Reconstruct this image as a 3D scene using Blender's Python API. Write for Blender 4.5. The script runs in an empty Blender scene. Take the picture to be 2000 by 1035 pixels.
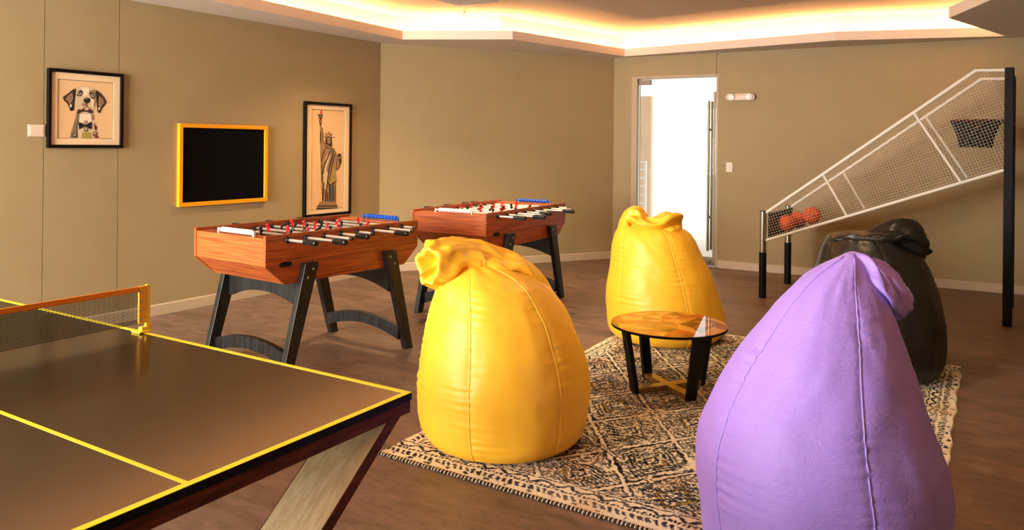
import bpy, bmesh, math, random
import numpy as np
from mathutils import Vector, Matrix, noise
from mathutils.geometry import delaunay_2d_cdt

scene = bpy.context.scene
COL = scene.collection
PI = math.pi

# ------------------------------------------------------------------ camera
cam_d = bpy.data.cameras.new('camera')
cam = bpy.data.objects.new('camera', cam_d)
COL.objects.link(cam)
cam.location = (0, 0, 1.5016)
cam.rotation_euler = (Matrix.Rotation(PI/2, 4, 'X') @ Matrix.Rotation(0.01024, 4, 'Z')).to_euler()
cam_d.sensor_width = 36.0
cam_d.lens = 1506.7/2000*36.0
cam_d.shift_y = -(517.5-283.3)/2000
cam_d.clip_start = 0.05
scene.camera = cam

# ------------------------------------------------------------------ view + world
vs = scene.view_settings
vs.view_transform = 'Standard'
vs.look = 'None'
vs.gamma = 1.0
vs.use_curve_mapping = False
vs.exposure = 0.08

world = bpy.data.worlds.new('world')
scene.world = world
world.use_nodes = True
bg = world.node_tree.nodes['Background']
bg.inputs[0].default_value = (1.0, 0.97, 0.93, 1)
bg.inputs[1].default_value = 1.9

COVE_COLOR = (1.0, 0.51, 0.19)
COVE_STRENGTH = 225.0


def area_light(name, loc, target, sx, sy, power, color):
    d = bpy.data.lights.new(name, 'AREA')
    d.shape = 'RECTANGLE'
    d.size, d.size_y, d.energy, d.color = sx, sy, power, color
    o = bpy.data.objects.new(name, d)
    COL.objects.link(o)
    o.location = loc
    d.spread = 2.7
    o.rotation_euler = (Vector(target)-Vector(loc)).to_track_quat('-Z', 'Y').to_euler()
    return o


# added lamp: assumed daylight from behind the camera, on its left; no window built
area_light('assumed_daylight', (-5.2, 0.45, 1.55), (-3.5, 3.6, 1.35), 3.0, 2.1, 690, (1.0, 0.95, 0.88))

# ------------------------------------------------------------------ materials


def lin(c):
    c = c/255.0
    return c/12.92 if c <= 0.04045 else ((c+0.055)/1.055)**2.4


def rgb(r, g, b):
    return (lin(r), lin(g), lin(b), 1.0)


def pmat(name, col, rough=0.5, metal=0.0, spec=0.5, coat=0.0, bump=None, emis=None, estr=0.0, ior=None):
    """principled material; bump = (noise scale, strength, detail)"""
    m = bpy.data.materials.new(name)
    m.use_nodes = True
    nt = m.node_tree
    b = nt.nodes['Principled BSDF']
    b.inputs['Base Color'].default_value = col
    b.inputs['Roughness'].default_value = rough
    b.inputs['Metallic'].default_value = metal
    b.inputs['Specular IOR Level'].default_value = spec
    b.inputs['Coat Weight'].default_value = coat
    if ior:
        b.inputs['IOR'].default_value = ior
    if emis:
        b.inputs['Emission Color'].default_value = emis
        b.inputs['Emission Strength'].default_value = estr
    tc = nt.nodes.new('ShaderNodeTexCoord')
    nz = nt.nodes.new('ShaderNodeTexNoise')
    nz.inputs['Scale'].default_value = bump[0] if bump else 30
    nz.inputs['Detail'].default_value = bump[2] if bump else 2
    nt.links.new(tc.outputs['Object'], nz.inputs['Vector'])
    if bump:
        bp = nt.nodes.new('ShaderNodeBump')
        bp.inputs['Strength'].default_value = bump[1]
        bp.inputs['Distance'].default_value = 0.01
        nt.links.new(nz.outputs['Fac'], bp.inputs['Height'])
        nt.links.new(bp.outputs['Normal'], b.inputs['Normal'])
    return m


def mottled(name, c1, c2, scale, rough=0.5, spec=0.5, stretch=(1, 1, 1), detail=4, bump=0.0, lo=0.35, hi=0.65, rot=(0, 0, 0), coat=0.0):
    """two tone noise material; stretch scales the object coordinates (wood grain)"""
    m = pmat(name, c1, rough, 0.0, spec, coat)
    nt = m.node_tree
    b = nt.nodes['Principled BSDF']
    nz = [n for n in nt.nodes if n.type == 'TEX_NOISE'][0]
    tc = [n for n in nt.nodes if n.type == 'TEX_COORD'][0]
    mp = nt.nodes.new('ShaderNodeMapping')
    mp.inputs['Scale'].default_value = stretch
    mp.inputs['Rotation'].default_value = rot
    nt.links.new(tc.outputs['Object'], mp.inputs['Vector'])
    nt.links.new(mp.outputs['Vector'], nz.inputs['Vector'])
    nz.inputs['Scale'].default_value = scale
    nz.inputs['Detail'].default_value = detail
    rp = nt.nodes.new('ShaderNodeValToRGB')
    rp.color_ramp.elements[0].position = lo
    rp.color_ramp.elements[0].color = c1
    rp.color_ramp.elements[1].position = hi
    rp.color_ramp.elements[1].color = c2
    nt.links.new(nz.outputs['Fac'], rp.inputs['Fac'])
    nt.links.new(rp.outputs['Color'], b.inputs['Base Color'])
    if bump:
        bp = nt.nodes.new('ShaderNodeBump')
        bp.inputs['Strength'].default_value = bump
        bp.inputs['Distance'].default_value = 0.004
        nt.links.new(nz.outputs['Fac'], bp.inputs['Height'])
        nt.links.new(bp.outputs['Normal'], b.inputs['Normal'])
    return m


def vinyl(name, col, rough, b1, b2, spec=0.5):
    """bean bag leatherette: soft creases plus fine grain in the bump"""
    m = pmat(name, col, rough, 0, spec, bump=(14, b1, 3))
    nt = m.node_tree
    b = nt.nodes['Principled BSDF']
    bp0 = [n for n in nt.nodes if n.type == 'BUMP'][0]
    tc = [n for n in nt.nodes if n.type == 'TEX_COORD'][0]
    n2 = nt.nodes.new('ShaderNodeTexNoise')
    n2.inputs['Scale'].default_value = 70
    n2.inputs['Detail'].default_value = 4
    n2.inputs['Distortion'].default_value = 1.2
    mp = nt.nodes.new('ShaderNodeMapping')
    mp.inputs['Scale'].default_value = (1, 1, 2.2)
    nt.links.new(tc.outputs['Object'], mp.inputs['Vector'])
    nt.links.new(mp.outputs['Vector'], n2.inputs['Vector'])
    bp = nt.nodes.new('ShaderNodeBump')
    bp.inputs['Strength'].default_value = b2
    bp.inputs['Distance'].default_value = 0.003
    nt.links.new(n2.outputs['Fac'], bp.inputs['Height'])
    nt.links.new(bp0.outputs['Normal'], bp.inputs['Normal'])
    nt.links.new(bp.outputs['Normal'], b.inputs['Normal'])
    return m


def floor_material():
    m = pmat('floor_planks', (0.05, 0.03, 0.02, 1), 0.42, spec=0.4)
    nt = m.node_tree
    b = nt.nodes['Principled BSDF']
    tc = [n for n in nt.nodes if n.type == 'TEX_COORD'][0]
    mp = nt.nodes.new('ShaderNodeMapping')
    mp.inputs['Rotation'].default_value = (0, 0, math.radians(31.0))
    nt.links.new(tc.outputs['Object'], mp.inputs['Vector'])
    br = nt.nodes.new('ShaderNodeTexBrick')
    br.offset = 0.37
    br.inputs['Scale'].default_value = 1.0
    br.inputs['Brick Width'].default_value = 1.2
    br.inputs['Row Height'].default_value = 0.2
    br.inputs['Mortar Size'].default_value = 0.0012
    br.inputs['Color1'].default_value = (0.0, 0.0, 0.0, 1)
    br.inputs['Color2'].default_value = (1, 1, 1, 1)
    br.inputs['Mortar'].default_value = (0.2, 0.2, 0.2, 1)
    nt.links.new(mp.outputs['Vector'], br.inputs['Vector'])
    mp2 = nt.nodes.new('ShaderNodeMapping')
    mp2.inputs['Scale'].default_value = (1.3, 3.6, 1)
    nt.links.new(mp.outputs['Vector'], mp2.inputs['Vector'])
    n1 = nt.nodes.new('ShaderNodeTexNoise')
    n1.inputs['Scale'].default_value = 4.0
    n1.inputs['Detail'].default_value = 9
    n1.inputs['Roughness'].default_value = 0.78
    n1.inputs['Distortion'].default_value = 0.6
    nt.links.new(mp2.outputs['Vector'], n1.inputs['Vector'])
    rp = nt.nodes.new('ShaderNodeValToRGB')
    e = rp.color_ramp.elements
    e[0].position = 0.28
    e[0].color = rgb(82, 63, 54)
    e[1].position = 0.72
    e[1].color = rgb(150, 123, 106)
    nt.links.new(n1.outputs['Fac'], rp.inputs['Fac'])
    mx = nt.nodes.new('ShaderNodeMixRGB')
    mx.blend_type = 'MULTIPLY'
    mx.inputs['Fac'].default_value = 1
    rp2 = nt.nodes.new('ShaderNodeValToRGB')
    rp2.color_ramp.elements[0].color = (0.72, 0.72, 0.74, 1)
    rp2.color_ramp.elements[1].color = (1, 1, 1, 1)
    nt.links.new(br.outputs['Color'], rp2.inputs['Fac'])
    nt.links.new(rp.outputs['Color'], mx.inputs['Color1'])
    nt.links.new(rp2.outputs['Color'], mx.inputs['Color2'])
    nt.links.new(mx.outputs['Color'], b.inputs['Base Color'])
    rr = nt.nodes.new('ShaderNodeMapRange')
    rr.inputs['To Min'].default_value = 0.36
    rr.inputs['To Max'].default_value = 0.58
    nt.links.new(n1.outputs['Fac'], rr.inputs['Value'])
    nt.links.new(rr.outputs['Result'], b.inputs['Roughness'])
    bp = nt.nodes.new('ShaderNodeBump')
    bp.inputs['Strength'].default_value = 0.12
    bp.inputs['Distance'].default_value = 0.004
    nt.links.new(n1.outputs['Fac'], bp.inputs['Height'])
    nt.links.new(bp.outputs['Normal'], b.inputs['Normal'])
    return m


def glass_material():
    m = bpy.data.materials.new('clear_glass')
    m.use_nodes = True
    nt = m.node_tree
    for n in list(nt.nodes):
        nt.nodes.remove(n)
    out = nt.nodes.new('ShaderNodeOutputMaterial')
    tr = nt.nodes.new('ShaderNodeBsdfTransparent')
    tr.inputs[0].default_value = (0.96, 0.98, 0.97, 1)
    gl = nt.nodes.new('ShaderNodeBsdfGlossy')
    gl.inputs['Roughness'].default_value = 0.02
    fr = nt.nodes.new('ShaderNodeFresnel')
    fr.inputs[0].default_value = 1.45
    mx = nt.nodes.new('ShaderNodeMixShader')
    nt.links.new(fr.outputs[0], mx.inputs[0])
    nt.links.new(tr.outputs[0], mx.inputs[1])
    nt.links.new(gl.outputs[0], mx.inputs[2])
    nt.links.new(mx.outputs[0], out.inputs[0])
    return m


def attr_material(name, attr, rough):
    m = pmat(name, (0.5, 0.5, 0.5, 1), rough, spec=0.1, bump=(220, 0.5, 2))
    nt = m.node_tree
    a = nt.nodes.new('ShaderNodeAttribute')
    a.attribute_name = attr
    nt.links.new(a.outputs['Color'], nt.nodes['Principled BSDF'].inputs['Base Color'])
    return m


M = {}
M['wall'] = mottled('wall_paint', rgb(156, 138, 100), rgb(159, 141, 103), 3, rough=0.6, spec=0.3)
M['base'] = pmat('baseboard_vinyl', rgb(186, 168, 140), 0.45, bump=(60, 0.02, 2))
M['ceil'] = pmat('ceiling_paint', rgb(214, 204, 192), 0.8, spec=0.2, bump=(80, 0.02, 2))
M['ceil_deck'] = pmat('upper_ceiling_paint', rgb(198, 180, 162), 0.8, spec=0.2, bump=(80, 0.02, 2))
M['floor'] = floor_material()
M['glass'] = glass_material()
M['white_out'] = pmat('outside_render', rgb(240, 238, 232), 0.8)
M['beige_out'] = mottled('outside_beige', rgb(240, 206, 170), rgb(246, 212, 176), 4, rough=0.8)
M['rail_white'] = pmat('rail_paint', rgb(250, 250, 248), 0.4)
M['steel'] = pmat('brushed_steel', rgb(190, 184, 172), 0.28, 1.0)
M['chrome'] = pmat('chrome', rgb(240, 236, 228), 0.32, 0.8)
M['handle_metal'] = pmat('satin_handle', rgb(140, 128, 98), 0.4, 0.9)
M['alum'] = pmat('door_frame_paint', rgb(172, 152, 120), 0.5)
M['black'] = pmat('black_paint', rgb(11, 10, 9), 0.5, spec=0.2)
M['black_soft'] = pmat('black_foam', rgb(11, 11, 14), 0.6, spec=0.25, bump=(160, 0.1, 2))
M['black_wood'] = mottled('black_stained_wood', rgb(9, 9, 9), rgb(32, 33, 33), 9, rough=0.42, stretch=(3, 3, 0.5))
M['orange_wood'] = mottled('teak_veneer', rgb(112, 44, 18), rgb(196, 100, 46), 6, rough=0.34, stretch=(0.5, 20, 20), detail=7, lo=0.3, hi=0.68)
M['orange_end'] = mottled('teak_veneer_end', rgb(132, 56, 24), rgb(206, 110, 52), 6, rough=0.34, stretch=(20, 0.5, 20), detail=7, lo=0.3, hi=0.68)
M['edge_wood'] = pmat('teak_edging', rgb(176, 92, 46), 0.4, bump=(40, 0.05, 2))
M['tt_top'] = mottled('table_top_laminate', rgb(28, 15, 4), rgb(34, 19, 5), 24, rough=0.2, spec=0.42, stretch=(1, 5, 1))
M['tt_yellow'] = pmat('yellow_line', rgb(250, 226, 50), 0.5, bump=(80, 0.03, 2))
M['tt_apron'] = mottled('dark_wood', rgb(76, 36, 16), rgb(112, 54, 26), 8, rough=0.5, spec=0.2, stretch=(6, 0.8, 6))
M['tt_leg'] = mottled('oak_veneer', rgb(196, 168, 124), rgb(218, 192, 150), 14, rough=0.42, stretch=(5, 1.2, 1.2), rot=(0.67, 0, 0), bump=0.1)
M['net_tape'] = pmat('net_tape_orange', rgb(238, 140, 22), 0.6, bump=(150, 0.1, 2))
M['net_band'] = pmat('net_band_yellow', rgb(245, 178, 16), 0.5, bump=(150, 0.05, 2))
M['net_cord'] = pmat('net_cord', rgb(18, 15, 13), 0.7)
M['yellow_metal'] = pmat('yellow_metal', rgb(245, 205, 50), 0.35)
M['frame_black'] = pmat('frame_black', rgb(6, 5, 5), 0.45, spec=0.2)
M['frame_yellow'] = pmat('frame_yellow', rgb(244, 164, 10), 0.4, bump=(60, 0.03, 2))
M['board'] = pmat('board_black', rgb(4, 3, 3), 0.7, spec=0.08)
M['mat_board'] = pmat('mount_cream', rgb(230, 202, 160), 0.7, bump=(90, 0.03, 2))
M['paper'] = pmat('print_paper', rgb(224, 188, 138), 0.7, bump=(90, 0.02, 2))
M['plastic_white'] = pmat('white_plastic', rgb(216, 198, 174), 0.4)
M['patch_metal'] = pmat('hinge_patch_metal', rgb(128, 114, 96), 0.5, 0.4)
M['lens'] = pmat('lamp_lens', rgb(250, 245, 232), 0.15)
M['yellow_bag'] = vinyl('yellow_leatherette', rgb(255, 198, 50), 0.46, 0.10, 0.08)
M['yellow_pipe'] = pmat('yellow_piping', rgb(255, 206, 60), 0.45)
M['purple_bag'] = vinyl('purple_leatherette', rgb(172, 142, 244), 0.52, 0.14, 0.8)
M['purple_pipe'] = pmat('purple_piping', rgb(176, 150, 244), 0.5)
M['black_bag'] = vinyl('black_leatherette', rgb(26, 23, 20), 0.36, 0.12, 0.10)
M['black_pipe'] = pmat('black_piping', rgb(30, 28, 26), 0.4)
M['wire'] = pmat('white_wire', rgb(214, 200, 174), 0.5)
M['tube_white'] = pmat('white_tube', rgb(240, 232, 216), 0.35)
M['ball'] = mottled('basketball_rubber', rgb(226, 78, 22), rgb(238, 92, 30), 60, rough=0.5, bump=0.4)
M['ball_rib'] = pmat('basketball_rib', rgb(40, 20, 14), 0.6)
M['rim_red'] = pmat('rim_red', rgb(84, 20, 18), 0.4)
M['net_navy'] = pmat('hoop_net_navy', rgb(22, 22, 36), 0.7)
M['red_man'] = pmat('red_plastic', rgb(214, 30, 42), 0.3)
M['black_man'] = pmat('black_plastic', rgb(16, 18, 18), 0.3)
M['white_bead'] = pmat('white_bead', rgb(248, 244, 240), 0.35)
M['blue_bead'] = pmat('blue_bead', rgb(24, 84, 190), 0.35)
M['pitch'] = pmat('playfield', rgb(150, 150, 120), 0.5, bump=(50, 0.02, 2))
M['led'] = pmat('led_strip', (1, 1, 1, 1), 0.5, emis=(*COVE_COLOR, 1), estr=COVE_STRENGTH)
M['spot_on'] = pmat('downlight_lens', (1, 1, 1, 1), 0.5, emis=(1, 0.85, 0.65, 1), estr=14)
M['grille'] = pmat('vent_grey', rgb(190, 184, 176), 0.5)
M['tan'] = pmat('cross_bar_tan_sheen', rgb(150, 118, 64), 0.35, 0.3)  # tan is light reflected off the bars, put into their colour
for nm, c in dict(t1=(160, 78, 20), t2=(214, 140, 50), t3=(104, 48, 16), t4=(232, 166, 80), t5=(196, 76, 30), t6=(172, 110, 30)).items():
    M[nm] = pmat('tabletop_'+nm, rgb(*c), 0.03, spec=0.6, ior=1.5)
for nm, c in dict(pale=(205, 184, 146), light=(232, 216, 188), grey=(128, 108, 88), mid=(150, 116, 80), brown=(58, 36, 26), black=(18, 10, 10),
                  rust=(120, 40, 28), olive=(160, 140, 70), pink=(214, 160, 140), red=(190, 60, 40), stone=(150, 122, 84), blue=(96, 92, 84)).items():
    M['ink_'+nm] = pmat('print_'+nm, rgb(*c), 0.7)

# ------------------------------------------------------------------ mesh helpers


class MB:
    """collects shapes in one bmesh; build() links them as ONE mesh object"""

    def __init__(self):
        self.bm = bmesh.new()
        self.mi = 0

    def _f(self, vs):
        try:
            f = self.bm.faces.new(vs)
            f.material_index = self.mi
            return f
        except ValueError:
            return None

    def box(self, x0, x1, y0, y1, z0, z1, bev=0.0):
        b = min(bev, (x1-x0)*.45, (y1-y0)*.45, (z1-z0)*.45)
        vs = [self.bm.verts.new((x, y, z)) for x in (x0, x1) for y in (y0, y1) for z in (z0, z1)]
        fs = [self._f([vs[i] for i in q]) for q in ((0, 1, 3, 2), (4, 6, 7, 5), (0, 4, 5, 1), (2, 3, 7, 6), (0, 2, 6, 4), (1, 5, 7, 3))]
        if b > 0:
            es = list({e for f in fs for e in f.edges})
            bmesh.ops.bevel(self.bm, geom=es, offset=b, segments=2, affect='EDGES', profile=0.5)
        return self

    def prism(self, pts, axis, a, b, bev=0.0):
        """extrude a polygon; axis 'y' means pts are (x,z), 'x' (y,z), 'z' (x,y)"""
        def P(p, t):
            return {'y': (p[0], t, p[1]), 'x': (t, p[0], p[1]), 'z': (p[0], p[1], t)}[axis]
        A = [self.bm.verts.new(P(p, a)) for p in pts]
        B = [self.bm.verts.new(P(p, b)) for p in pts]
        n = len(pts)
        fs = [self._f(A[::-1]), self._f(B)]
        for i in range(n):
            fs.append(self._f([A[i], A[(i+1) % n], B[(i+1) % n], B[i]]))
        bmesh.ops.recalc_face_normals(self.bm, faces=[f for f in fs if f])
        if bev > 0:
            es = list({e for f in fs if f for e in f.edges})
            bmesh.ops.bevel(self.bm, geom=es, offset=bev, segments=2, affect='EDGES', profile=0.5)
        return self

    def tube(self, pts, r, n=10, cap=True, closed=False):
        pts = [Vector(p) for p in pts]
        k = len(pts)
        rs = r if isinstance(r, (list, tuple)) else [r]*k
        T0 = (pts[1]-pts[0]).normalized()
        ref = Vector((0, 0, 1)) if abs(T0.z) < 0.9 else Vector((1, 0, 0))
        N = T0.cross(ref).normalized()
        rings = []
        for i in range(k):
            if closed:
                T = (pts[(i+1) % k]-pts[i-1]).normalized()
            else:
                T = (pts[min(i+1, k-1)]-pts[max(i-1, 0)]).normalized()
            N = (N-T*N.dot(T)).normalized()
            B = T.cross(N)
            rings.append([self.bm.verts.new(pts[i]+(N*math.cos(2*PI*j/n)+B*math.sin(2*PI*j/n))*rs[i]) for j in range(n)])
        for i in range(k if closed else k-1):
            a, b = rings[i], rings[(i+1) % k]
            for j in range(n):
                self._f([a[j], a[(j+1) % n], b[(j+1) % n], b[j]])
        if cap and not closed:
            self._f(rings[0][::-1])
            self._f(rings[-1])
        return self

    def lathe(self, prof, o=(0, 0, 0), axis=(0, 0, 1), n=24):
        """prof = [(r, t)] revolved about the axis through o"""
        ax = Vector(axis).normalized()
        ref = Vector((0, 0, 1)) if abs(ax.z) < 0.9 else Vector((1, 0, 0))
        N = ax.cross(ref).normalized()
        B = ax.cross(N)
        o = Vector(o)
        rings = []
        for r, t in prof:
            rr = max(r, 1e-5)
            rings.append([self.bm.verts.new(o+ax*t+(N*math.cos(2*PI*j/n)+B*math.sin(2*PI*j/n))*rr) for j in range(n)])
        for a, b in zip(rings, rings[1:]):
            for j in range(n):
                self._f([a[j], a[(j+1) % n], b[(j+1) % n], b[j]])
        self._f(rings[0][::-1])
        self._f(rings[-1])
        return self

    def grid(self, rows, closed=True, capa=True, capb=True):
        """rows of vertex positions -> skin"""
        R = [[self.bm.verts.new(p) for p in r] for r in rows]
        n = len(R[0])
        for a, b in zip(R, R[1:]):
            for j in range(n if closed else n-1):
                self._f([a[j], a[(j+1) % n], b[(j+1) % n], b[j]])
        if capa:
            self._f(R[0][::-1])
        if capb:
            self._f(R[-1])
        return self

    def build(self, name, mats, parent=None, smooth=False, recalc=True):
        if recalc:
            bmesh.ops.recalc_face_normals(self.bm, faces=self.bm.faces[:])
        me = bpy.data.meshes.new(name)
        self.bm.to_mesh(me)
        self.bm.free()
        for m in (mats if isinstance(mats, (list, tuple)) else [mats]):
            me.materials.append(m)
        if smooth:
            me.polygons.foreach_set('use_smooth', [True]*len(me.polygons))
            if smooth == 'auto':
                me.set_sharp_from_angle(angle=math.radians(40))
        o = bpy.data.objects.new(name, me)
        COL.objects.link(o)
        if parent:
            o.parent = parent
        return o


def thing(name, label, cat, loc=(0, 0, 0), rz=0.0, group=None):
    o = bpy.data.objects.new(name, None)
    COL.objects.link(o)
    o.empty_display_size = 0.1
    o.location = loc
    o.rotation_euler = (0, 0, rz)
    o['label'] = label
    o['category'] = cat
    if group:
        o['group'] = group
    return o


def tag(o, label, cat, group=None):
    o['label'] = label
    o['category'] = cat
    if group:
        o['group'] = group
    return o


def struct(o):
    o['kind'] = 'structure'
    return o


def place(o, loc, rz):
    o.location = loc
    o.rotation_euler = (0, 0, rz)
    return o


def copy_tree(o, parent=None):
    c = o.copy()
    COL.objects.link(c)
    if parent:
        c.parent = parent
    for ch in list(o.children):
        copy_tree(ch, c)
    return c


def spline(ts, vals, t):
    """smooth (Catmull-Rom) interpolation of vals (list of tuples) at parameters t"""
    ts = np.array(ts, float)
    V = np.array(vals, float)
    if V.ndim == 1:
        V = V[:, None]
    D = np.zeros_like(V)
    D[1:-1] = (V[2:]-V[:-2])/(ts[2:]-ts[:-2])[:, None]
    D[0] = (V[1]-V[0])/(ts[1]-ts[0])
    D[-1] = (V[-1]-V[-2])/(ts[-1]-ts[-2])
    out = []
    for x in t:
        i = int(np.clip(np.searchsorted(ts, x)-1, 0, len(ts)-2))
        h = ts[i+1]-ts[i]
        u = (x-ts[i])/h
        out.append((2*u**3-3*u**2+1)*V[i]+(u**3-2*u**2+u)*h*D[i]+(-2*u**3+3*u**2)*V[i+1]+(u**3-u**2)*h*D[i+1])
    return np.array(out)


# ------------------------------------------------------------------ room shell
LM = Vector((-1.5434, 9.0114, 0))       # corner left wall / middle wall
MR = Vector((1.3584, 10.3219, 0))       # corner middle wall / right wall
LA, RA = 0.99706, -0.52597
MA = math.atan2(MR.y-LM.y, MR.x-LM.x)
LD = Vector((math.cos(LA), math.sin(LA), 0))
RD = Vector((math.cos(RA), math.sin(RA), 0))
ML = (MR-LM).length
H, HC = 2.679, 3.0
SL, SR = 9.5, 6.5
A0 = LM-LD*SL
R0 = MR+RD*SR

# floor and outer shell
f = MB()
f.box(-9, 9, -7, 12.5, -0.1, 0.0)
struct(f.build('floor', M['floor']))

w = MB()                                  # left wall: base plus three flush panels with thin seams
w.box(-SL, 0.0, 0.006, 0.14, 0, 2.695)
for a, b in ((-SL, -3.734), (-3.728, -3.148), (-3.142, 0.0)):
    w.box(a, b, 0.0, 0.007, 0, 2.695)
struct(place(w.build('wall_left', M['wall']), LM, LA))
w = MB()
w.box(0, ML, 0, 0.14, 0, 2.695)
struct(place(w.build('wall_middle', M['wall']), LM, MA))
w = MB()                                  # right wall with the door opening
w.box(0, 0.25, 0, 0.14, 0, 2.695)
w.box(0.25, 1.37, 0, 0.14, 2.42, 2.695)
w.box(1.374, SR, 0, 0.14, 2.42, 2.695)
w.box(1.404, SR, 0, 0.14, 0, 2.42)
struct(place(w.build('wall_right', M['wall']), MR, RA))
w = MB()
w.box(0, 14, 0, 0.14, 0, 3.1)
struct(place(w.build('wall_side', M['wall']), R0, LA+PI))
w = MB()
w.box(-14, 0, 0, 0.14, 0, 3.1)
struct(place(w.build('wall_back', M['wall']), A0+Vector((0, 0, 0)), LA-PI/2+PI))

for nm, loc, ang, spans in (('baseboard_left', LM, LA, ((-SL, -0.008),)), ('baseboard_middle', LM, MA, ((0.004, ML-0.006),)),
                            ('baseboard_right', MR, RA, ((0.008, 0.25), (1.41, SR)))):
    b = MB()
    for a, c in spans:
        b.prism([(-0.012, 0.0), (0.0, 0.0), (0.0, 0.095), (-0.005, 0.095), (-0.012, 0.085)], 'x', a, c)
    struct(place(b.build(nm, M['base']), loc, ang))

# soffit (dropped ceiling ring) with the lit cove in the middle
room = [LM, MR, R0, R0-LD*13, A0]
room = [(p.x, p.y) for p in room]
cove = [(-1.248, 8.700), (-0.006, 8.591), (1.464, 10.106), (2.457, 9.298), (3.519, 8.417), (5.086, 7.967), (3.902, 6.913), (3.747, 6.057),
        (3.35, 3.4), (2.4, 1.6), (-1.6, 1.2), (-3.7, 4.29)]


def offset_poly(P, d):
    n = len(P)
    area = sum(P[i][0]*P[(i+1) % n][1]-P[(i+1) % n][0]*P[i][1] for i in range(n))
    sg = 1 if area > 0 else -1
    out = []
    for i in range(n):
        p0, p1, p2 = Vector(P[i-1]), Vector(P[i]), Vector(P[(i+1) % n])
        e1, e2 = (p1-p0).normalized(), (p2-p1).normalized()
        n1, n2 = Vector((e1.y, -e1.x))*sg, Vector((e2.y, -e2.x))*sg
        b = (n1+n2)
        b = b/max(b.length_squared/2, 0.35)
        out.append(tuple(p1+b*d))
    return out


def ring_slab(mb, outer, inner, z):
    vs = []
    es = []
    for loop in (outer, inner):
        v = [mb.bm.verts.new((x, y, z)) for x, y in loop]
        es += [mb.bm.edges.new((v[i], v[(i+1) % len(v)])) for i in range(len(v))]
    bmesh.ops.triangle_fill(mb.bm, edges=es, use_beauty=True)


def wall_loop(mb, P, z0, z1):
    n = len(P)
    lo = [mb.bm.verts.new((x, y, z0)) for x, y in P]
    hi = [mb.bm.verts.new((x, y, z1)) for x, y in P]
    for i in range(n):
        mb._f([lo[i], lo[(i+1) % n], hi[(i+1) % n], hi[i]])


TR = 0.36
lip_out = offset_poly(cove, 0.018)
riser = offset_poly(cove, TR)
s = MB()
ring_slab(s, room, cove, H)
ring_slab(s, riser, lip_out, H+0.02)     # trough floor
wall_loop(s, cove, H, H+0.097)           # fascia lip
wall_loop(s, lip_out, H+0.02, H+0.097)
n_ = len(cove)
lo = [s.bm.verts.new((x, y, H+0.097)) for x, y in cove]
hi = [s.bm.verts.new((x, y, H+0.097)) for x, y in lip_out]
for i in range(n_):
    s._f([lo[i], lo[(i+1) % n_], hi[(i+1) % n_], hi[i]])
wall_loop(s, riser, H+0.02, HC)
struct(s.build('ceiling_soffit', M['ceil']))
s = MB()
s.box(-9, 9, -7, 12.5, HC, HC+0.1)
struct(s.build('ceiling', M['ceil_deck']))
# LED strip lying in the trough
led_path = offset_poly(cove, 0.25)
s = MB()
n_ = len(led_path)
for i in (0, 1, 2, 3, 4, 5, 6, 9, 10, 11):
    a, b = Vector(led_path[i]), Vector(led_path[(i+1) % n_])
    d = (b-a).normalized()
    q = Vector((-d.y, d.x))*0.012
    a, b = a+d*0.02, b-d*0.02
    s._f([s.bm.verts.new((*p, H+0.03)) for p in (a-q, b-q, b+q, a+q)])
strip = s.build('cove_light_strip', M['led'], recalc=False)
for p in strip.data.polygons:
    if p.normal.z < 0:
        p.flip()
tag(strip, 'warm white light strip hidden in the ceiling cove', 'light')

# ------------------------------------------------------------------ glass door and what stands outside it
d1 = place(bpy.data.objects.new('door_1', None), MR, RA)
COL.objects.link(d1)
struct(d1)
d = MB()
d.box(0.25, 0.33, -0.004, 0.13, 0, 2.42, 0.004)
d.box(0.33, 1.37, -0.004, 0.13, 2.385, 2.42, 0.004)
d.box(1.372, 1.404, -0.002, 0.13, 0, 2.42, 0.003)
d.build('door_frame', M['alum'], d1)
d = MB()
d.box(0.335, 1.365, 0.055, 0.067, 0.012, 2.375)
d.build('door_pane', M['glass'], d1)
d = MB()
for y, sgn in ((-0.012, 1), (0.134, -1)):
    d.tube([(1.285, y, 0.2), (1.285, y, 2.08)], 0.016, 14)
    for z in (0.62, 1.72):
        d.tube([(1.285, y, z), (1.285, 0.061, z)], 0.010, 10)
        d.lathe([(0.017, 0), (0.017, 0.012)], (1.285, 0.055 if sgn > 0 else 0.067, z), (0, -sgn, 0), 14)
d.build('door_handle', M['handle_metal'], d1, smooth='auto')
d = MB()
d.box(0.34, 0.50, 0.040, 0.082, 2.31, 2.375, 0.004)
d.box(0.34, 0.50, 0.040, 0.082, 0.012, 0.08, 0.004)
d.build('door_hinge_patch', M['patch_metal'], d1)
d = MB()
d.box(1.20, 1.365, 0.040, 0.082, 0.014, 0.115, 0.004)
d.lathe([(0.0, 0), (0.024, 0), (0.024, 0.02), (0.016, 0.026), (0, 0.026)], (1.29, 0.04, 0.066), (0, -1, 0), 18)
d.build('door_lock', M['patch_metal'], d1, smooth='auto')
d = MB()
d.box(1.325, 1.352, 0.048, 0.074, 0.10, 2.20, 0.003)
d.build('door_stile', M['alum'], d1)

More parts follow.
